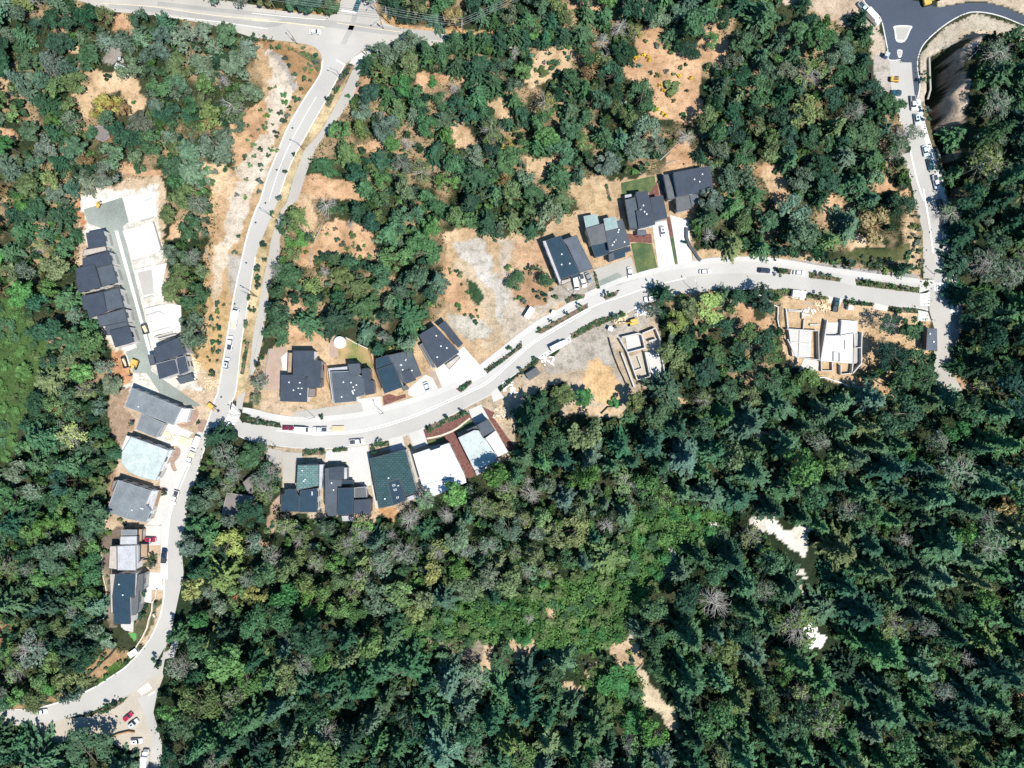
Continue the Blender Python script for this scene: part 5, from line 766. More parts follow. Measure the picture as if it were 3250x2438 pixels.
MEADOW = [T('23', [(-200,500),(0,300),(300,160),(500,100),(1000,0),(1330,0),(1280,170),(1120,330),(1050,450),(1000,560),(850,650),(560,740),(330,700),(0,600)]), T('22', [(1000,1100),(1500,1050),(1950,1120),(1700,1400),(1340,1450),(1320,1640),(1000,1659),(1050,1300)]), T('22', [(1000,1560),(1330,1400),(1330,1680),(900,1700)]), T('13', [(1350,440),(1700,250),(2000,280),(2210,420),(2210,580),(2050,620),(1500,640),(1300,600)]), T('23', [(700,850),(900,800),(1110,870),(1150,1000),(1170,1200),(1180,1300),(900,1270),(700,1100),(660,950)])]
SANDP = [T(t, p) for t, p in (('23', [(-60,600),(0,590),(130,620),(290,590),(290,740),(190,820),(90,820),(90,700),(0,640)]), ('13', [(1890,640),(1980,640),(1960,800),(2100,890),(2080,940),(1880,870)]), ('13', [(2060,600),(2210,590),(2210,820),(2150,800),(2170,680)]), ('23', [(860,640),(1060,560),(1110,620),(1150,780),(1110,850),(960,790)]), ('23', [(330,340),(380,340),(430,430),(400,460),(320,440)]))]
MARSH = [F([(-80,630),(30,650),(70,700),(105,750),(95,810),(60,850),(45,930),(30,1000),(-80,1010)])]
PR = {}
def proto(kind, i, quads, trunk, tm='bark'):
    cm = mesh_from_quads(kind+'_crown', quads, M['leaf']) if quads is not None else None
    tmsh = trunk.build('trunk', M[tm], data_only=True); PR.setdefault(kind, []).append((cm, tmsh))
for i in range(12):
    R = np.random.default_rng(100+i); proto('fir_tree', i, conifer_quads(R, 16, 3.3+.3*(i % 4), 13+i % 5, .9+.12*(i % 3)), trunk_mb(R, 16, 3, .24, 10, .05))
for i in range(12):
    R = np.random.default_rng(200+i); proto('broadleaf_tree', i, broad_quads(R, 11, 4., 12+i % 7, 96, .40+.05*(i % 4), .8), trunk_mb(R, 11, 4, .22, 8, .8))
for i in range(4):
    R = np.random.default_rng(300+i); proto('arbutus_tree', i, broad_quads(R, 10, 3.8, 10, 70, .42, .7), trunk_mb(R, 10, 4, .2, 10, .7), 'barkred')
for i in range(4):
    R = np.random.default_rng(400+i); proto('dead_tree', i, None, trunk_mb(R, 13, 3.4, .17, 46, .35, True), 'barkgrey')
for i in range(4):   # thin crowns with many bare branches showing
    R = np.random.default_rng(500+i); proto('sparse_tree', i, broad_quads(R, 14, 4.2, 11, 48, .42, .7), trunk_mb(R, 14.5, 4.4, .16, 40, .6, True), 'barkgrey')
for i in range(4):
    R = np.random.default_rng(600+i); proto('street_tree', i, broad_quads(R, 3.6, 1.15, 7, 26, .36, 1.0), trunk_mb(R, 3.4, 1, .06, 4, .7))
for i in range(3):
    R = np.random.default_rng(700+i); proto('shrub', i, broad_quads(R, 1.3, 1.0, 6, 26, .34, .8), trunk_mb(R, 1.0, .8, .05, 3, .5))
H0 = dict(fir_tree=16., broadleaf_tree=11., arbutus_tree=10., dead_tree=13., sparse_tree=14., street_tree=3.6, shrub=1.3); R0 = dict(fir_tree=3.7, broadleaf_tree=4.1, arbutus_tree=3.9, dead_tree=3.4, sparse_tree=4.2, street_tree=1.25, shrub=1.1)
TREES = []   # dict(kind, px,py (crown position in the photograph), h, r, col)
COL = dict(dark=(.030,.070,.042), mid=(.052,.105,.052), deep=(.022,.052,.038), grey=(.095,.135,.09), olive=(.100,.140,.058), lime=(.075,.150,.048), yellow=(.165,.20,.07), orange=(.20,.145,.07), gold=(.27,.25,.07), bluegrey=(.062,.110,.070), bright=(.05,.145,.05))
REG = [ # polygon F, spacing px, heights, kinds weights, colours weights
 ('nw', [(-200,-200),(620,-200),(620,120),(560,400),(300,420),(-200,420)], 50, (8,13), dict(broadleaf_tree=.55, fir_tree=.34, arbutus_tree=.04, sparse_tree=.06, dead_tree=.01), dict(grey=.34, mid=.3, olive=.1, dark=.08, bluegrey=.18)),
 ('west', [(-200,420),(420,380),(480,860),(300,900),(250,1560),(-200,1560)], 51, (9,14), dict(broadleaf_tree=.52, fir_tree=.36, arbutus_tree=.01, sparse_tree=.10, dead_tree=.01), dict(mid=.38, olive=.22, lime=.20, dark=.08, grey=.12)),
 ('north', [(560,-200),(1500,-200),(1500,560),(1000,760),(560,780)], 51, (8,14), dict(broadleaf_tree=.50, fir_tree=.40, arbutus_tree=.06, sparse_tree=.03, dead_tree=.01), dict(grey=.14, mid=.44, olive=.16, dark=.2, lime=.06)),
 ('northeast', [(1500,-200),(2010,-200),(2010,620),(1490,620)], 52, (9,14), dict(broadleaf_tree=.54, fir_tree=.36, arbutus_tree=.06, sparse_tree=.03, dead_tree=.01), dict(grey=.12, mid=.42, olive=.12, dark=.34)),
 ('east', [(2010,-200),(2500,-200),(2500,860),(2010,860)], 64, (15,22), dict(broadleaf_tree=.16, fir_tree=.76, sparse_tree=.08), dict(mid=.3, dark=.5, deep=.14, lime=.06)),
 ('slope', [(1350,600),(1720,600),(1760,830),(1350,920)], 50, (8,13), dict(broadleaf_tree=.68, fir_tree=.16, arbutus_tree=.14, sparse_tree=.02), dict(olive=.34, mid=.40, dark=.22, yellow=.04)),
 ('belt', [(370,930),(610,1000),(620,1100),(1030,1060),(1350,1040),(1330,1330),(850,1330),(380,1330)], 55, (10,15), dict(broadleaf_tree=.50, fir_tree=.24, arbutus_tree=.01, sparse_tree=.24, dead_tree=.01), dict(yellow=.12, olive=.40, mid=.22, lime=.14, grey=.12)),
 ('south', [(-200,860),(2500,860),(2500,1900),(-200,1900)], 64, (14,23), dict(broadleaf_tree=.19, fir_tree=.74, arbutus_tree=.005, sparse_tree=.06, dead_tree=.005), dict(mid=.54, dark=.24, olive=.10, lime=.12)),
]
REGP = [(n, F(p), s, h, k, c) for n, p, s, h, k, c in REG]
def inp(x, y, p):
    r = False; n = len(p)
    for i in range(n):
        x1, y1 = p[i]; x2, y2 = p[(i+1) % n]
        if (y1 > y) != (y2 > y) and x < (x2-x1)*(y-y1)/(y2-y1)+x1: r = not r
    return r
OPENB = OPEN+ROADPOLYS
def grow(poly, d):  # approximate outward offset in photograph pixels
    p = ccw(poly); return inset(p, -d) if False else p
bx = np.array([0.]); 
HPX = [[(x/S+1625, 1219-y/S) for x, y in q_] for q_ in HOUSEPOLYS]
RX, RY = np.meshgrid(np.arange(-400, 3652, 4.), np.arange(-400, 2840, 4.)); OM = np.zeros(RX.shape, bool)
def ras(poly, grid):
    xs = [p[0] for p in poly]; ys = [p[1] for p in poly]; sl = (slice(max(0, int((min(ys)+400)//4)), max(0, int((max(ys)+400)//4)+2)), slice(max(0, int((min(xs)+400)//4)), max(0, int((max(xs)+400)//4)+2)))
    if RX[sl].size: grid[sl] |= inpoly(RX[sl], RY[sl], poly)
NOTREE = [T('23', [(1040,800),(1230,870),(1350,1020),(1450,1180),(1570,1400),(1430,1460),(1290,1300),(1120,1150),(1100,1000)]), T('30', [(1430,470),(1560,430),(1640,360),(1700,420),(1640,480),(1650,700),(1640,1050),(1570,1100),(1580,1500),(1540,1500),(1480,1200),(1400,900)]), T('30', [(860,-200),(2600,-200),(2600,200),(1000,60)]), T('03', [(890,480),(1160,380),(1130,690),(930,640)]), T('33', [(370,400),(600,540),(660,760),(500,860),(410,720)]), T('32', [(0,1150),(450,1200),(660,1600),(450,1600),(200,1400),(0,1240)]), T('33', [(300,-20),(470,0),(500,330),(380,300)]), T('10', [(1250,240),(1740,300),(1740,330),(1250,345)]), F([(500,840),(545,830),(600,920),(600,960),(520,965),(495,900)]), F([(712,715),(770,715),(800,765),(720,770)]), F([(380,1230),(410,1230),(400,1340),(375,1350)]), F([(345,1400),(375,1380),(370,1460),(345,1490)])]
for p in OPENB+HPX+NOTREE: ras(p, OM)
def at_open(x, y): return bool(OM[min(OM.shape[0]-1, max(0, int((y+402)//4))), min(OM.shape[1]-1, max(0, int((x+402)//4)))])
def near_open(x, y, r): return [at_open(x, y)]+[at_open(x+r*math.cos(k*math.pi/4), y+r*math.sin(k*math.pi/4)) for k in range(8)]
cell = {}
R = random.Random(11)
def pick(d):
    t = R.random()*sum(d.values())
    for k, v in d.items():
        t -= v
        if t <= 0: return k
    return k
def free(x, y, s):
    gx_, gy_ = int(x//60), int(y//60)
    for i in range(gx_-2, gx_+3):
        for j in range(gy_-2, gy_+3):
            for (a, b_, s2) in cell.get((i, j), ()):
                if (a-x)**2+(b_-y)**2 < ((s+s2)/2)**2: return False
    return True
def put(kind, x, y, h, r, col, force=False):
    """x, y: where the crown's middle shows in the photograph"""
    fm = dict(fir_tree=.45, street_tree=.7, shrub=.5).get(kind, .72)
    w = W((x, y), h*fm); TREES.append(dict(kind=kind, x=x, y=y, w=w, h=h, r=r, col=col)); cell.setdefault((int(x//60), int(y//60)), []).append((x, y, 2*r/S*.85))
# trees one can tell apart, placed by eye: tile, x, y, radius in tile pixels, kind, height, colour
HAND = [('10',1310,330,95,'fir_tree',13,'grey'),('10',1680,330,85,'fir_tree',13,'mid'),('10',1800,320,85,'fir_tree',12,'mid'),('10',1920,340,90,'fir_tree',12,'mid'),('10',2050,330,95,'fir_tree',13,'dark'),('10',2160,290,95,'fir_tree',13,'mid'),('20',160,320,90,'fir_tree',12,'dark'),
 ('01',1420,530,100,'broadleaf_tree',10,'grey'),('01',1590,560,90,'sparse_tree',9,'grey'),('01',1390,210,85,'broadleaf_tree',8,'olive'),('01',1560,330,120,'broadleaf_tree',10,'mid'),('01',1640,130,110,'sparse_tree',10,'grey'),('01',1500,70,120,'broadleaf_tree',9,'olive'),('01',1480,720,105,'broadleaf_tree',10,'olive'),('01',1420,850,100,'broadleaf_tree',9,'olive'),('01',1610,880,110,'broadleaf_tree',10,'mid'),('01',1640,1000,90,'arbutus_tree',8,'olive'),('01',1580,1160,130,'broadleaf_tree',12,'grey'),('01',1620,1260,85,'broadleaf_tree',9,'bluegrey'),
 ('02',1790,490,110,'fir_tree',13,'dark'),('02',1850,640,130,'sparse_tree',11,'grey'),('02',2050,640,110,'broadleaf_tree',8,'mid'),('02',1930,790,100,'sparse_tree',10,'grey'),('02',1700,860,80,'fir_tree',12,'deep'),('02',1880,880,90,'sparse_tree',9,'olive'),('02',1620,1030,90,'broadleaf_tree',11,'bluegrey'),('02',1730,1000,110,'broadleaf_tree',11,'grey'),('02',2150,850,90,'sparse_tree',10,'grey'),('02',2050,1120,130,'broadleaf_tree',14,'dark'),
 ('12',60,40,90,'sparse_tree',7,'grey'),('12',30,180,60,'sparse_tree',6,'olive'),('12',150,780,100,'sparse_tree',10,'bluegrey'),('12',110,930,110,'sparse_tree',11,'olive'),('12',60,600,80,'broadleaf_tree',6,'mid'),
 ('31',1080,1110,110,'sparse_tree',11,'dark'),('31',1290,1150,110,'broadleaf_tree',11,'mid'),('31',1130,1390,130,'broadleaf_tree',12,'deep'),('31',1040,1280,70,'sparse_tree',9,'grey'),('31',1330,1440,125,'broadleaf_tree',12,'mid'),('31',1230,1570,120,'broadleaf_tree',12,'mid'),('31',1400,1570,100,'broadleaf_tree',11,'mid'),('31',940,1540,60,'fir_tree',10,'dark'),
 ('21',345,745,72,'broadleaf_tree',6,'mid'),('21',1310,860,90,'fir_tree',12,'dark'),('21',1230,1010,80,'sparse_tree',10,'bluegrey'),('21',100,770,100,'broadleaf_tree',4,'mid'),('20',230,1600,100,'broadleaf_tree',8,'mid'),
 ('30',1170,880,78,'broadleaf_tree',7,'mid'),('30',1060,850,90,'broadleaf_tree',8,'mid'),('30',1200,1130,110,'sparse_tree',11,'grey'),('30',1320,1090,80,'sparse_tree',10,'grey'),('30',1150,1260,100,'sparse_tree',10,'mid'),('30',850,160,85,'fir_tree',10,'dark'),('30',910,280,80,'fir_tree',10,'mid'),('30',880,500,80,'fir_tree',10,'dark'),('30',830,620,100,'broadleaf_tree',9,'mid'),('30',400,20,80,'fir_tree',9,'dark'),
 ('30',1880,520,150,'sparse_tree',12,'grey'),('30',1860,700,130,'fir_tree',14,'mid'),('30',1870,920,140,'sparse_tree',12,'grey'),('30',2080,400,120,'broadleaf_tree',13,'mid'),('30',2080,680,120,'fir_tree',15,'mid'),('30',2050,860,120,'fir_tree',15,'mid'),
 ('11',190,1215,115,'broadleaf_tree',5,'mid'),('11',330,730,120,'broadleaf_tree',9,'mid'),('11',200,680,90,'sparse_tree',8,'grey'),('11',480,400,50,'broadleaf_tree',7,'mid'),('11',340,900,60,'broadleaf_tree',7,'dark'),('11',480,930,80,'broadleaf_tree',7,'mid'),('11',300,540,90,'arbutus_tree',6,'olive'),('11',270,300,80,'broadleaf_tree',7,'mid'),('11',610,140,115,'dead_tree',11,'grey'),('11',810,290,55,'dead_tree',6,'grey'),('11',600,680,70,'dead_tree',9,'grey'),('11',840,380,40,'shrub',2,'olive'),
 ('20',1500,1130,105,'dead_tree',11,'grey'),('20',820,330,90,'dead_tree',14,'grey'),('20',830,480,80,'sparse_tree',13,'yellow'),('20',90,430,70,'dead_tree',9,'grey'),('20',1140,780,125,'broadleaf_tree',11,'mid'),('20',1710,330,75,'broadleaf_tree',6,'bright'),('20',1400,740,90,'shrub',2,'olive'),('20',1360,400,60,'shrub',2,'olive'),('20',1110,1250,120,'broadleaf_tree',9,'grey'),('20',340,590,60,'shrub',2,'olive'),('20',410,520,60,'shrub',2,'mid'),
 ('22',220,960,105,'dead_tree',12,'grey'),('22',200,850,60,'dead_tree',9,'grey'),('22',850,1220,95,'dead_tree',12,'grey'),('22',650,150,90,'broadleaf_tree',7,'bright'),('22',500,120,100,'broadleaf_tree',8,'olive'),('22',920,200,60,'shrub',1.6,'bright'),('22',310,170,80,'fir_tree',13,'mid'),('22',240,1000,60,'dead_tree',11,'grey'),
 ('12',1600,1130,85,'dead_tree',12,'grey'),('12',1900,1060,120,'sparse_tree',14,'olive'),('12',1530,1420,100,'sparse_tree',14,'yellow'),('12',780,1380,110,'sparse_tree',14,'olive'),('12',1150,1300,60,'dead_tree',11,'grey'),('12',400,1330,90,'sparse_tree',12,'olive'),('12',270,1540,0.1,'shrub',1,'mid'),
 ('10',1230,690,115,'broadleaf_tree',9,'bright'),('10',1990,690,105,'fir_tree',11,'mid'),('10',1670,720,75,'dead_tree',9,'grey'),('10',1330,1010-60,80,'fir_tree',10,'grey'),('10',1080,430,110,'fir_tree',13,'grey'),('10',1210,400,100,'fir_tree',13,'grey'),('10',1440,420,100,'fir_tree',14,'mid'),('10',1560,430,90,'fir_tree',13,'mid'),('10',950,530,80,'fir_tree',11,'dark'),('10',1800,700,60,'shrub',2,'bright'),('10',1500,670,60,'shrub',1.5,'bright'),('10',2110,1190,70,'arbutus_tree',8,'gold'),('10',2090,1480,80,'arbutus_tree',8,'orange'),('10',1280,1180,85,'dead_tree',10,'grey'),
 ('00',840,860,100,'arbutus_tree',7,'gold'),('00',940,860,90,'arbutus_tree',7,'gold'),('00',1030,900,75,'arbutus_tree',7,'orange'),('00',800,930,70,'arbutus_tree',6,'gold'),('00',890,630,40,'shrub',2.5,'dark'),('00',730,470,110,'broadleaf_tree',7,'mid'),('00',600,680,110,'broadleaf_tree',8,'olive'),('00',40,1200,90,'broadleaf_tree',12,'bright'),('00',700,1310,80,'arbutus_tree',7,'orange'),('00',1140,1390,65,'shrub',2.5,'mid'),('00',1840,650,70,'dead_tree',9,'grey'),('00',1950,1040,70,'broadleaf_tree',7,'bluegrey'),('00',1110,850,25,'shrub',1.5,'bright'),
 ('13',2060,740,112,'broadleaf_tree',7,'mid'),('13',270,230,140,'broadleaf_tree',14,'bright'),('13',1240,1220,90,'broadleaf_tree',12,'bluegrey'),('23',900,950,150,'broadleaf_tree',6,'bright'),('23',1080,1300,120,'broadleaf_tree',5,'bright'),('03',1640,430,85,'broadleaf_tree',13,'bright'),('23',1240,600,120,'broadleaf_tree',15,'mid'),('23',1240,820,85,'broadleaf_tree',13,'mid'),('23',210,430,60,'dead_tree',7,'grey'),('03',2050,500-400,90,'sparse_tree',13,'grey'),
 ('32',1640,420,110,'broadleaf_tree',14,'bright'),('32',1250,650,65,'broadleaf_tree',11,'bright'),('33',230,900,75,'broadleaf_tree',14,'lime'),('33',1740,760,80,'dead_tree',14,'grey'),('23',1700,690,60,'dead_tree',13,'grey'),('32',1230,1340,80,'dead_tree',13,'grey'),('32',1900,1150,110,'sparse_tree',16,'grey'),('32',1500,520,110,'sparse_tree',16,'grey'),('32',760,1090,110,'sparse_tree',16,'grey'),('31',1900,620,150,'sparse_tree',15,'grey'),('31',2100,700,140,'sparse_tree',16,'grey')]
for t, x, y, r_, k, h, c in HAND:
    if r_ > 1: put(k, *T(t, [(x, y)])[0], h, r_*K*S*(1-h*.7/H), COL[c])
NHAND = len(TREES)
for (t, p, c, r_) in [('32',(1240,380),'lime',100)]: pass
# woods: crowns scattered over the wooded parts, clear of roads, plots and clearings
for trial in range(52000):
    x = R.uniform(-260, 3510); y = R.uniform(-220, 2660); reg = None
    for g_ in REGP:
        if inp(x, y, g_[1]): reg = g_; break
    if reg is None: continue
    n, _, s, hh, kk, cc = reg; sz = R.choice((R.uniform(.62, .95), R.uniform(.8, 1.15), R.uniform(1.0, 1.5))); sp = s*sz
    if not free(x, y, sp): continue
    c8 = near_open(x, y, sp*(.6 if n in ('south', 'nw', 'slope') else .5))
    if c8[0] or sum(c8) > 2: continue
    kind = pick(kk); h = R.uniform(*hh)*(.62+.4*sz); cf = float(vnoise(np.array([x*.006+3]), np.array([y*.006]))[0]); ck = sorted(cc, key=lambda k_: COL[k_][0]); col = COL[pick(cc)] if R.random() < .5 else COL[ck[min(len(ck)-1, int((cf*1.3-.15)*len(ck)) if cf > .12 else 0)]]
    if kind == 'fir_tree': col = COL[pick(dict(dark=.26, mid=.50, bluegrey=.14, olive=.10))] if n not in ('nw',) else COL[pick(dict(bluegrey=.4, grey=.3, dark=.3))]
    if kind == 'arbutus_tree': col = COL[pick(dict(orange=.3, olive=.56, yellow=.14))]; h = min(h, 12)
    if kind == 'sparse_tree': col = COL[pick(dict(grey=.45, olive=.45, yellow=.1))]
    r = sp*.77*S*(1.05 if kind == 'fir_tree' else 1.08)*(1-.6*h/H)*(.8 if kind == 'dead_tree' else 1)
    for _ in range(5):                               # foot of the tree must not stand on a road or plot
        w = W((x, y), h*.6); q_ = (w[0]/S+1625, 1219-w[1]/S); c9 = near_open(q_[0], q_[1], 3)
        if not c9[0]: break
        h *= .72
    if c9[0] and h < 3: continue
    j = R.uniform(.85, 1.4)*(1.12 if n in ('south', 'belt', 'west') else 1); col = tuple(min(.5, v*j*R.uniform(.88, 1.12)) for v in col)
    put(kind, x, y, h, r, col)
# scrub: low leafy bushes mounded over the meadow, the marsh edge and the wood margins
for polys, sp0, hh, cc, n_ in ((MEADOW+[F([(830,1200),(1010,1190),(1160,1160),(1330,1120),(1400,1130),(1330,1250),(1180,1330),(980,1400),(850,1400)])], 26, (1.6, 4.2), dict(lime=.34, bright=.12, olive=.28, mid=.26), 9000), (MARSH+[F([(-60,1000),(60,900),(130,1010),(150,1200),(100,1400),(-60,1500)])], 30, (1.0, 3.2), dict(lime=.5, olive=.2, mid=.3), 5000), ([F([(20,640),(120,700),(160,860),(90,960),(40,900),(95,800)]), F([(60,900),(160,950),(200,1150),(200,1300),(60,1480),(40,1200)])], 34, (2, 5), dict(lime=.4, olive=.35, mid=.25), 3000)):
    xs = [p[0] for q_ in polys for p in q_]; ys = [p[1] for q_ in polys for p in q_]
    for _ in range(n_):
        x = R.uniform(min(xs), max(xs)); y = R.uniform(min(ys), max(ys)); s = sp0*R.uniform(.6, 1.6)
        if not any(inp(x, y, q_) for q_ in polys) or any(inp(x, y, q_) for q_ in SANDP) or not free(x, y, s): continue
        if polys[0] is MARSH[0] and inp(x, y, MARSH[0]) and R.random() < .8: continue
        j = R.uniform(.8, 1.35); put('broadleaf_tree', x, y, R.uniform(*hh)*(s/sp0), s*.72*S, tuple(v*j for v in COL[pick(cc)]))
# small planted trees and bushes on the verges
ST = {'01': [(1965,395),(1935,530),(2170,460),(2125,655),(2125,735),(2180,590),(2060,905),(2060,990),(2040,1125),(1760,1335),(1740,1535),(2110,1450),(2120,800),(2020,1265)], '10': [(370,810),(310,890),(295,965),(255,1005),(195,1105),(160,1230),(130,1275),(350,1275),(270,1425),(65,1495),(100,305),(435,575),(435,650),(485,550),(310,540),(220,385),(740,630),(700,750),(620,810),(780,590),(10,310),(790,790),(880,690),(405,740),(60,1580)], '11': [(220,80),(90,455),(40,660),(45,730),(40,795),(155,800),(45,1440),(90,1390),(10,1000),(145,1095),(160,200)],
 '21': [(620,965),(515,1025),(395,1090),(290,1160),(845,870),(880,875),(590,900),(230,640),(290,655),(280,900),(340,920),(1490,445),(40,1310),(2085-1100,1030),(930,1045),(590,1215),(240,1400),(150,1500)], '31': [(540,700),(600,710),(920,770),(1000,790),(1120,800),(1240,820),(440,870),(520,885),(800,930),(880,945),(1180,1000),(450,585),(580,600),(1340,650),(1360,600),(1350,400),(1010,640),(890,610),(1180,650),(1330,230),(200,690)], '12': [(60,350),(170,380),(1050,535),(1000,615),(1470,430),(1600,330),(1730,290),(450,600),(570,610),(750,590),(990,575),(1735,70),(580,320),(1410,880-140),(1305,560)], '03': [(1080,-0+420),(1180,400),(1190,215),(1280,310),(860,1150),(880,1180),(940,1130),(1000,1100),(1390,580),(1510,130),(1280,760),(1320,790),(1300,820)], '02': [(1350,960),(1640,370),(1240,1480),(1250,1540),(2050,330),(2150,370),(1080,380)], '00': [(2100,300),(2180,310),(2090,350),(2150,1370),(2130,1490),(1810,1370),(2050,1040)], '30': [(1400,600),(1405,650),(1420,900),(1420,980),(1580,1560),(1480,1400),(1560,1250)]}
for t, l in ST.items():
    for x, y in l:
        big = R.uniform(.8, 1.35); sm = R.random() < .35; put('shrub' if sm else 'street_tree', *T(t, [(x, y)])[0], 1.4*big if sm else 3.6*big, (1.15 if sm else 1.35)*big, tuple(v*R.uniform(.8, 1.2) for v in COL[R.choice(['mid', 'dark', 'mid', 'grey'])]))
for t, l in {'20': [(1080,480),(1110,470),(1150,450),(1190,475),(1205,500),(1450,630),(1540,640),(1290,700),(1310,750),(1270,900),(1310,940),(1330,950)]}.items():
    for x, y in l: put('shrub', *T(t, [(x, y)])[0], 1.2, 1.05, (.52, .36, .04))
# dry bank and clearing bushes
BUSHZ = [T('31', [(500,560),(1300,560),(1330,700),(700,690)]), T('31', [(1260,250),(1340,250),(1350,560),(1270,560)]), T('20', [(1060,300),(1800,300),(1640,980),(1200,960)]), T('10', [(0,700),(400,700),(200,1500),(-60,1500)]), T('01', [(1740,900),(1880,900),(1800,1500),(1700,1500)]), T('11', [(300,300),(1050,250),(1050,600),(300,640)]), T('11', [(1560,560),(1760,700),(1960,1200),(1700,1000)]), T('21', [(0,640),(420,640),(420,950),(60,950)]), T('00', [(1640,1330),(2210,1000),(2210,1659),(1700,1600)]), T('03', [(700,700),(1080,680),(1080,1000),(500,1100)]), T('30', [(1400,820),(1540,1200),(1660,1659),(1560,1659)]), T('02', [(850,800),(1050,1200),(1000,1700),(840,1700)]), T('12', [(0,1100),(1200,1180),(1200,1250),(0,1300)]), T('23', [(300,600),(1100,600),(1100,1300),(500,1300)]), T('20', [(200,350),(600,350),(500,700),(200,700)]), T('10', [(60,330),(560,420),(500,700),(300,600)])]
for z in BUSHZ:
    xs = [p[0] for p in z]; ys = [p[1] for p in z]; cnt = 0
    for _ in range(60):
        x = R.uniform(min(xs), max(xs)); y = R.uniform(min(ys), max(ys)); s = R.uniform(7, 17)
        if inp(x, y, z) and free(x, y, s):
            bad = any(inp(x, y, p) for p in ROADPOLYS+HPX)
            if not bad: put('shrub', x, y, s*.07+.3, s*.55*S*1.5, tuple(v*R.uniform(.7, 1.3) for v in COL[R.choice(['mid', 'olive', 'olive', 'grey', 'dark'])])); cnt += 1
        if cnt > 14: break
# ---- landmarks that single the trees out in their labels
LM = [(l, x*1.4693, y*1.4693) for l, x, y in [('highway junction', 740, 110), ('side street mouth', 760, 10), ('grassy highway corner', 650, 130), ('northwest orange clearing', 240, 190), ('northwest grey roofed cabin', 215, 290), ('pale patch at the far left', 15, 170), ('townhouse lane head', 240, 440), ('northern townhouse block', 210, 570), ('southern townhouse block', 240, 680), ('unfinished dark roofed house', 370, 775), ('rocky white bank', 500, 500), ('long pale grey house', 330, 880), ('pale mint house', 310, 990), ('grey hip roofed house', 285, 1080), ('stepped light grey house', 265, 1185), ('deep blue roofed house', 270, 1290), ('bright putting green', 275, 1375), ('bottom left crossing', 320, 1490), ('dirt parking lot', 270, 1570), ('green marsh at the left', 50, 820), ('old brown roofed house', 520, 1080), ('pale green shingled house', 650, 1050), ('sea green shingled house', 850, 1030), ('brilliant white roof', 950, 1010), ('pale green roofed house', 1040, 960), ('charcoal house with deck', 650, 810), ('white round tank', 735, 740), ('blue panelled house', 860, 800), ('angled charcoal house', 950, 740), ('big orange clearing by the path', 740, 520), ('grey gravel yard', 1050, 600), ('long blue roofed house', 1225, 560), ('house with pale green squares', 1310, 510), ('top wide charcoal roof', 1480, 390), ('yellow broom bushes', 1390, 125), ('orange clearing under the cables', 1180, 140), ('crossarm utility pole', 1005, 75), ('narrow orange strip', 950, 165), ('small triangular clearing', 990, 290), ('round orange clearing', 1160, 370), ('eastern orange clearing', 1680, 390), ('dark shrub bank', 1880, 540), ('fresh asphalt junction', 1950, 60), ('shaded cutting', 2040, 230), ('east road crossing', 2000, 610), ('dark metal shed', 2010, 730), ('white foundation deck', 1810, 750), ('open foundation', 1400, 760), ('tan soil mound', 1290, 820), ('sandy track below the mound', 1300, 888), ('small tan path in the woods', 1680, 935), ('white stony creek bend', 1690, 1150), ('brightest white pool', 1755, 1375), ('pale grey gravel strip', 1445, 1210), ('southern sand fan', 1350, 1400), ('long sand track', 1440, 1520), ('three lobed sand patch', 1100, 1410), ('small orange sand patch', 1185, 1330), ('square sand patch', 1240, 1480), ('bleached dead trees', 1140, 1060), ('reddish slope at the right', 2180, 1500), ('bottom right corner', 2180, 1640), ('top right bend of new asphalt', 2150, 60), ('top left corner', 20, 20), ('bottom edge centre', 1100, 1640), ('rusty slope at the left', 10, 1370), ('teal shadow over the east kerb', 2070, 560)]]
ORD = ['nearest', 'second', 'third', 'fourth', 'fifth', 'sixth', 'seventh', 'eighth', 'ninth', 'tenth', 'eleventh', 'twelfth', 'thirteenth', 'fourteenth', 'fifteenth', 'sixteenth', 'seventeenth', 'eighteenth', 'nineteenth', 'twentieth', 'twenty-first', 'twenty-second', 'twenty-third', 'twenty-fourth', 'twenty-fifth', 'twenty-sixth', 'twenty-seventh', 'twenty-eighth', 'twenty-ninth', 'thirtieth']
DIRS = ['right of', 'below and right of', 'below', 'below and left of', 'left of', 'above and left of', 'above', 'above and right of']
def colname(c, kind):
    if c[0] > .45: return 'yellow flowering'
    if kind == 'dead_tree': return 'bare grey'
    if c[0] > c[1]*1.05: return 'orange brown'
    if c[0] > .17: return 'yellow green'
    if c[1] > .14 and c[0] < .11: return 'bright green'
    if c[0] > .085: return 'olive green'
    if c[1] < .075: return 'dark green'
    return 'grey green' if c[2] > c[0]*1.1 and c[2] > .055 else 'mid green'
NOUN = dict(fir_tree='conifer', broadleaf_tree='leafy tree', arbutus_tree='arbutus tree', dead_tree='dead tree', sparse_tree='thin branchy tree', street_tree='young planted tree', shrub='bush')
GROUP = dict(fir_tree='conifers of the woods', broadleaf_tree='leafy trees of the woods', arbutus_tree='red barked trees of the woods', dead_tree='dead trees standing in the woods', sparse_tree='thin branchy trees of the woods', street_tree='young trees planted along the verges', shrub='bushes on the banks and clearings')
CAP = 296
for k in NOUN:
    l = sorted([t for t in TREES if t['kind'] == k and -40 < t['x'] < 3290 and -40 < t['y'] < 2478], key=lambda t: -t['r']); 
    for i, t in enumerate(l): t['own'] = i < CAP
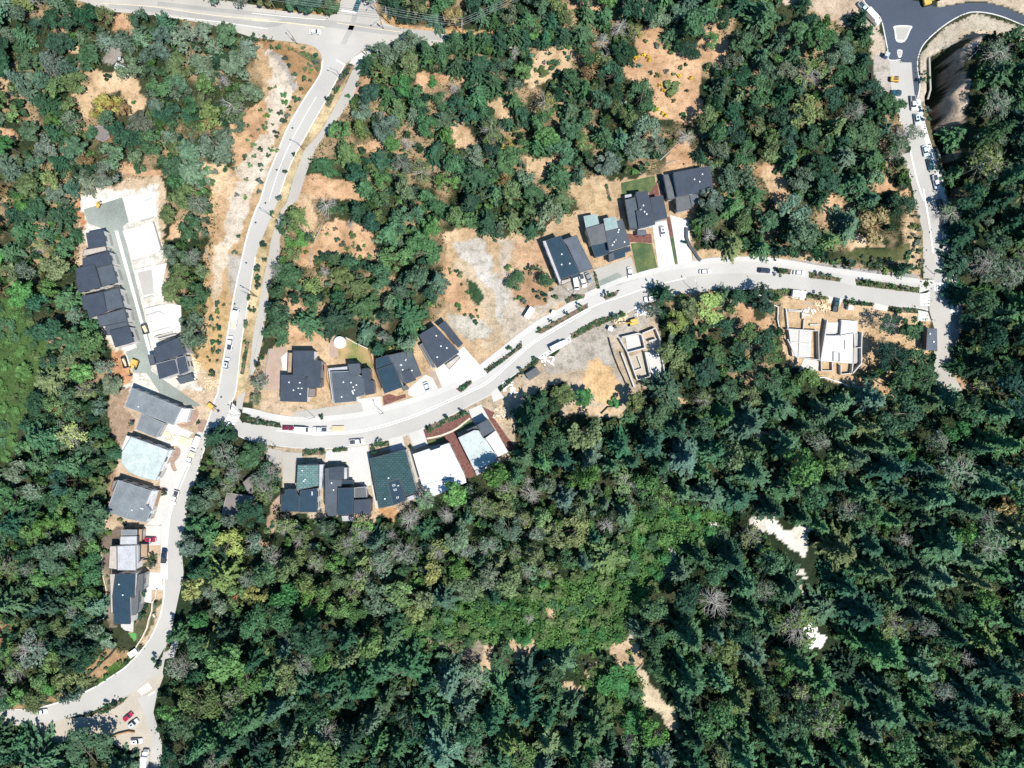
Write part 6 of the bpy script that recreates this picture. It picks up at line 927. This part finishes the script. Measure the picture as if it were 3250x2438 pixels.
# the two commonest kinds share one word with the rest of the wood: what is past the limit joins the stuff mesh
buckets = {}
for t in TREES:
    if not t.get('own'): continue
    l = min(LM, key=lambda m_: (m_[1]-t['x'])**2+(m_[2]-t['y'])**2); a = math.degrees(math.atan2(t['y']-l[2], t['x']-l[1])) % 360
    t['cn'] = colname(t['col'], t['kind']); buckets.setdefault((l[0], int((a+22.5)//45) % 8, t['kind'], t['cn']), []).append(((l[1]-t['x'])**2+(l[2]-t['y'])**2, id(t), t))
for (lm, dr, k, cn), lst in buckets.items():
    for i, (_, _, t) in enumerate(sorted(lst)):
        o = '' if len(lst) == 1 else (', nearest' if i == 0 else f', {ORD[min(i, 29)]} out')
        t['label'] = f"{cn} {NOUN[k]}{o}, {DIRS[dr]} the {lm}"
        if len(t['label'].replace('-', ' ').split()) > 16: t['label'] = t['label'].replace(' and ', '-')
def make_tree(t):
    k = t['kind']; i = R.randrange(len(PR[k])); cm, tm = PR[k][i]; x, y = t['w']; o = empty(k, (x, y, ground_z(x, y)-.05), R.uniform(0, 6.28)); e_ = R.uniform(.88, 1.14) if t['h'] > 5 else 1; o.scale = (t['r']/R0[k]*e_, t['r']/R0[k]/e_, t['h']/H0[k])
    tag(o, t['label'], {'street_tree': 'young tree', 'shrub': 'bush', 'fir_tree': 'conifer', 'dead_tree': 'dead tree', 'sparse_tree': 'bare branched tree', 'arbutus_tree': 'arbutus'}.get(k, 'broadleaf tree'), GROUP[k]); link('trunk', tm, o)
    if cm is not None: c = link('crown', cm, o); c.color = (*t['col'], 1)
SP = []; SC = []
crown_arr = {}
def arr(me):
    if me.name not in crown_arr: a = np.empty(len(me.vertices)*3, np.float32); me.vertices.foreach_get('co', a); crown_arr[me.name] = a.reshape(-1, 3)
    return crown_arr[me.name]
for t in TREES:
    if t.get('own'): make_tree(t)
    else:
        k = t['kind'];
        if k == 'dead_tree': continue
        cm, tm = PR[k][R.randrange(len(PR[k]))]; a = arr(cm); q_ = a.reshape(-1, 4, 3); q_ = q_[rng.random(len(q_)) < .75]
        an = R.uniform(0, 6.28); rot = np.array([[math.cos(an), -math.sin(an), 0], [math.sin(an), math.cos(an), 0], [0, 0, 1]]); sc_ = np.array([t['r']/R0[k], t['r']/R0[k], t['h']/H0[k]])
        p = (q_.reshape(-1, 3)*sc_) @ rot.T+np.array([*t['w'], ground_z(*t['w'])]); SP.append(p); SC.append(np.tile(t['col'], (len(p), 1)))
UQ = [broad_quads(np.random.default_rng(900+i), 3.2, 2.0, 7, 14, .85, .8).reshape(-1, 4, 3) for i in range(5)]
um = 0
for _ in range(26000):
    x = R.uniform(-200, 3450); y = R.uniform(-160, 2600)
    if near_open(x, y, 9)[0] or sum(near_open(x, y, 11)) or um > 6500: continue
    if y < 1210 and x < 2950 and float(fbm(np.array([x*.0091+3]), np.array([y*.0091]), 2)[0]) > .62: continue
    um += 1; w_ = W((x, y), 2); q_ = UQ[R.randrange(5)]; an = R.uniform(0, 6.28); rot = np.array([[math.cos(an), -math.sin(an), 0], [math.sin(an), math.cos(an), 0], [0, 0, 1]]); s_ = R.uniform(.7, 1.35)
    P = (q_.reshape(-1, 3)*np.array([s_, s_, s_*R.uniform(.7, 1.5)])) @ rot.T+np.array([*w_, ground_z(*w_)]); SP.append(P); c_ = COL[R.choice(['mid', 'dark', 'mid', 'olive', 'grey', 'lime'])]; SC.append(np.tile(np.array(c_)*R.uniform(.6, 1.1), (len(P), 1)))
if SP: tag(link('woodland', mesh_from_quads('woodland', np.concatenate(SP), M['leaf_stuff'], np.concatenate(SC))), kind='stuff')
# ---- undergrowth: low leafy ground cover under the woods, over the meadow and the marsh
def cover(name, n, accept, cols, hmax, size, per=7, clump=1.3):
    xs = rng.uniform(-225, 225, n); ys = rng.uniform(-172, 172, n); gxp, gyp = xs/S+1625, 1219-ys/S; ok = accept(gxp, gyp); xs, ys = xs[ok], ys[ok]; n = len(xs)
    zs = np.array([ground_z(a, b_) for a, b_ in zip(xs, ys)]); hh = rng.uniform(.2, hmax, n)*(.4+1.2*vnoise(xs*.13, ys*.13)); off = rng.normal(size=(n, per, 3))*np.array([clump*.5, clump*.5, .22])
    cen = np.stack([xs, ys, zs], -1)[:, None, :]+off; cen[..., 2] = zs[:, None]+hh[:, None]*rng.uniform(.3, 1, (n, per)); cen = cen.reshape(-1, 3)
    nor = rng.normal(size=cen.shape)*.5+np.array([0, 0, 1.]); P = quads_mesh('', cen, nor, rng.uniform(size*.6, size*1.4, len(cen)), None, rng, 1.3)
    w_ = vnoise(xs*.09+7, ys*.09)[:, None]; c = np.array(cols[0])*(1-w_)+np.array(cols[1])*w_; c = c*rng.uniform(.7, 1.3, (n, 1)); tag(link(name, mesh_from_quads(name, P, M['leaf_stuff'], np.repeat(np.repeat(c, per, 0), 4, 0))), kind='stuff')
def m_open(x, y, polys):
    m_ = np.zeros(x.shape, bool)
    for p in polys: m_ |= inpoly(x, y, p)
    return m_
SAND = [p for p in OPEN if False]
cover('undergrowth', 60000, lambda x, y: ~np.array([at_open(a, b_) for a, b_ in zip(x, y)]), [(.035,.07,.025), (.09,.09,.035)], .9, .5, 3)
cover('meadow_plants', 60000, lambda x, y: m_open(x, y, MEADOW) & ~m_open(x, y, SANDP), [(.045,.115,.04), (.11,.20,.06)], 3.2, .62, 10, 1.8)
cover('marsh_plants', 60000, lambda x, y: m_open(x, y, MARSH), [(.045,.10,.038), (.10,.17,.06)], .6, .36, 8, .9)
# ---- planted strips along the streets
BEDS = [('31', [(435,685),(700,738),(685,765),(440,735)], 'planted strip right of the white car bay'), ('31', [(820,742),(1340,815),(1335,858),(830,797)], 'long planted strip beside the east road crossing'), ('31', [(415,862),(588,887),(590,918),(400,890)], 'planted strip right of the white site trailer'), ('31', [(730,912),(958,942),(962,970),(720,948)], 'planted strip right of the very dark pickup'), ('31', [(1095,968),(1330,988),(1330,1028),(1085,1010)], 'planted strip under the sparse dark tree at the crossing'), ('31', [(0,830),(285,826),(285,885),(0,868)], 'planted strip left of the white site trailer'), ('31', [(150,652),(292,664),(275,705),(185,695)], 'short brown planted strip between navy and white cars'),
 ('21', [(250,1182),(690,940),(690,982),(305,1195)], 'long dark planted strip beside the gravel track mouth'), ('21', [(812,890),(952,832),(925,880),(840,918)], 'short dark planted strip below the grey driveway hedge'), ('11', [(1912,1490),(2130,1350),(2225,1258),(2225,1312),(1945,1520)], 'green planted strip beyond the white fan driveway'), ('21', [(550,1197),(750,1080),(950,1020),(975,1050),(750,1140),(560,1240)], 'planted strip above the gravel yard and white truck'), ('21', [(100,1530),(270,1392),(300,1408),(150,1532)], 'planted strip left of the white box truck'), ('12', [(1682,90),(1810,12),(1816,42),(1725,120)], 'small planted strip between the two white driveways'), ('12', [(-30,308),(0,322),(230,372),(248,410),(0,378),(-40,350)], 'planted strip at the mouth of the curved street'), ('12', [(420,586),(600,580),(600,630),(420,640)], 'planted strip above the pale green shingled house'), ('12', [(670,578),(790,572),(790,600),(670,612)], 'planted strip between the drive and white pickup'), ('12', [(1010,530),(1130,518),(1135,560),(1010,565)], 'planted strip above the sea green shingled house'), ('12', [(1425,405),(1600,335),(1760,268),(1790,295),(1600,380),(1432,460)], 'green planted strip along the red mulch'), ('12', [(2025,80),(2130,0),(2165,10),(2050,118)], 'planted strip right of the pale green roof driveway'), ('12', [(0,520),(90,545),(115,560),(110,640),(60,700),(0,690)], 'green hedge bank left of the grey driveways'), ('10', [(790,532),(838,537),(745,690),(700,765),(660,742),(730,640)], 'upper hedge between collector road and path'), ('10', [(650,782),(685,790),(635,890),(606,875)], 'lower hedge between collector road and path'), ('01', [(2035,1252),(2060,1262),(2012,1530),(1985,1520)], 'narrow hedge beside the parked row of the collector road'), ('03', [(790,1205),(900,1130),(1060,1070),(1000,1130),(850,1212)], 'leaf shaped planted island by the bottom crossing'), ('03', [(1385,600),(1430,590),(1400,680),(1360,700)], 'small planted strip beside the long bottom road'), ('21', [(740,680),(760,700),(790,820),(770,825),(745,740)], 'thin hedge left of the grey driveway'), ('20', [(1255,1450),(1275,1450),(1300,1560),(1285,1560)], 'hedge line left of the wide charcoal roof'), ('20', [(832,1530),(850,1520),(885,1659),(865,1659)], 'hedge beside the pale track above the grey house'), ('02', [(1165,1520),(1300,1450),(1300,1530),(1250,1560),(1180,1558)], 'dark garden bed below the cedar decks'), ('03', [(1160,270),(1230,300),(1200,400),(1120,480),(1110,420),(1150,350)], 'garden bed right of the blue roofed house'), ('10', [(345,420),(470,440),(560,490),(570,570),(540,600),(500,520),(400,460)], 'dark green bank at the highway corner'), ('21', [(500,920),(560,870),(670,870),(660,900),(580,920),(520,945)], 'dry dark brush strip above the north pavement')]
for t, p, l in BEDS:
    pw = WP(T(t, p)); c = np.mean(pw, 0); o = empty('planted_strip', (c[0], c[1], 0)); tag(o, l, 'planting'); lp = [(x-c[0], y-c[1]) for x, y in pw]; MB().prism(lp, -.1, .17).build('soil', M['soil'], o)
    a = abs(area(lp)); n = int(a*14); xs = [q_[0] for q_ in lp]; ys = [q_[1] for q_ in lp]; g = rng.uniform((min(xs), min(ys)), (max(xs), max(ys)), (int(n*4), 2)); g = g[inpoly(g[:, 0], g[:, 1], lp)][:n]
    g = g[vnoise(g[:, 0]*.8+c[0], g[:, 1]*.8) > (.55 if 'dark planted' in l or 'brown' in l else .34)]
    if len(g) < 5: continue
    zz = .2+rng.uniform(0, 1, len(g))*(.3+1.0*vnoise(g[:, 0]*.5+c[0], g[:, 1]*.5)); P = quads_mesh('', np.column_stack([g, zz]), rng.normal(size=(len(g), 3))*.5+np.array([0, 0, 1]), rng.uniform(.25, .6, len(g)), None, rng)
    f_ = link('foliage', mesh_from_quads('foliage', P, M['leaf']), o); f_.color = (*COL[R.choice(['mid', 'mid', 'dark', 'olive'])], 1)
# ---- fallen logs
for i, (t, a, b_, l) in enumerate([('20', (1285,1325), (1420,1195), 'long pale fallen log right of the grey crowned tree'), ('20', (1330,1360), (1420,1325), 'short pale log on the reddish slope above the charcoal roof'), ('20', (1080,1420), (1140,1450), 'dark fallen log at the edge of the tan clearing'), ('00', (1790,700), (1830,750), 'fallen log nearest the dead tree on the northwest bank'), ('00', (1940,710), (1980,760), 'fallen log in the middle of the northwest bank trio'), ('00', (2035,730), (2100,780), 'rightmost fallen log of the northwest bank trio'), ('00', (940,1480), (1040,1430), 'pale log above the townhouse lane head'), ('11', (520,430), (580,300), 'tall pale log standing out on the orange clearing'), ('11', (475,640), (490,485), 'long pale log at the left of the orange clearing'), ('11', (340,1105), (415,1185), 'pale log below the brown slope beside the path'), ('11', (400,310), (470,400), 'forked pale log left of the clearing tree'), ('30', (600,1030), (700,950), 'pale log slanting through the northeast woods'), ('01', (1700,500), (1740,640), 'pale log on the orange bank right of the townhouses'), ('01', (1720,880), (1760,760), 'pale log low on the orange bank'), ('30', (1640,570), (1740,470), 'dark fallen trunk on the lit rock'), ('31', (1790,895), (2030,830), 'long thin pale trunk in the eastern conifers'), ('23', (1090,850), (1150,790), 'brown log lying over the sand fan'), ('03', (160,800), (270,730), 'pale log on the slope above the bottom road'), ('20', (1980,470), (2090,320), 'upper of two long pale trunks in the northeast shade'), ('20', (1960,430), (2040,300), 'lower of two long pale trunks in the northeast shade')]):
    pa, pb = W(T(t, [a])[0]), W(T(t, [b_])[0]); mb = MB(); mx = ((pa[0]+pb[0])/2+.3, (pa[1]+pb[1])/2+.2); z = max(ground_z(*pa), ground_z(*pb))+.3; mb.tube((*pa, z), (*mx, z+.15), .26, .2, 6).tube((*mx, z+.15), (*pb, z+.1), .2, .1, 6)
    for s in (-1, 1): mb.tube((*mx, z+.15), (mx[0]+s*.9, mx[1]+1.1, z+.7), .08, .03, 4)
    tag(mb.build('fallen_log', M['barkgrey']), l, 'log')
print('trees', len(TREES), {k: sum(1 for t in TREES if t['kind'] == k) for k in NOUN}, 'stuff', len(SP))
for me in list(bpy.data.meshes):
    if me.users == 0: bpy.data.meshes.remove(me)
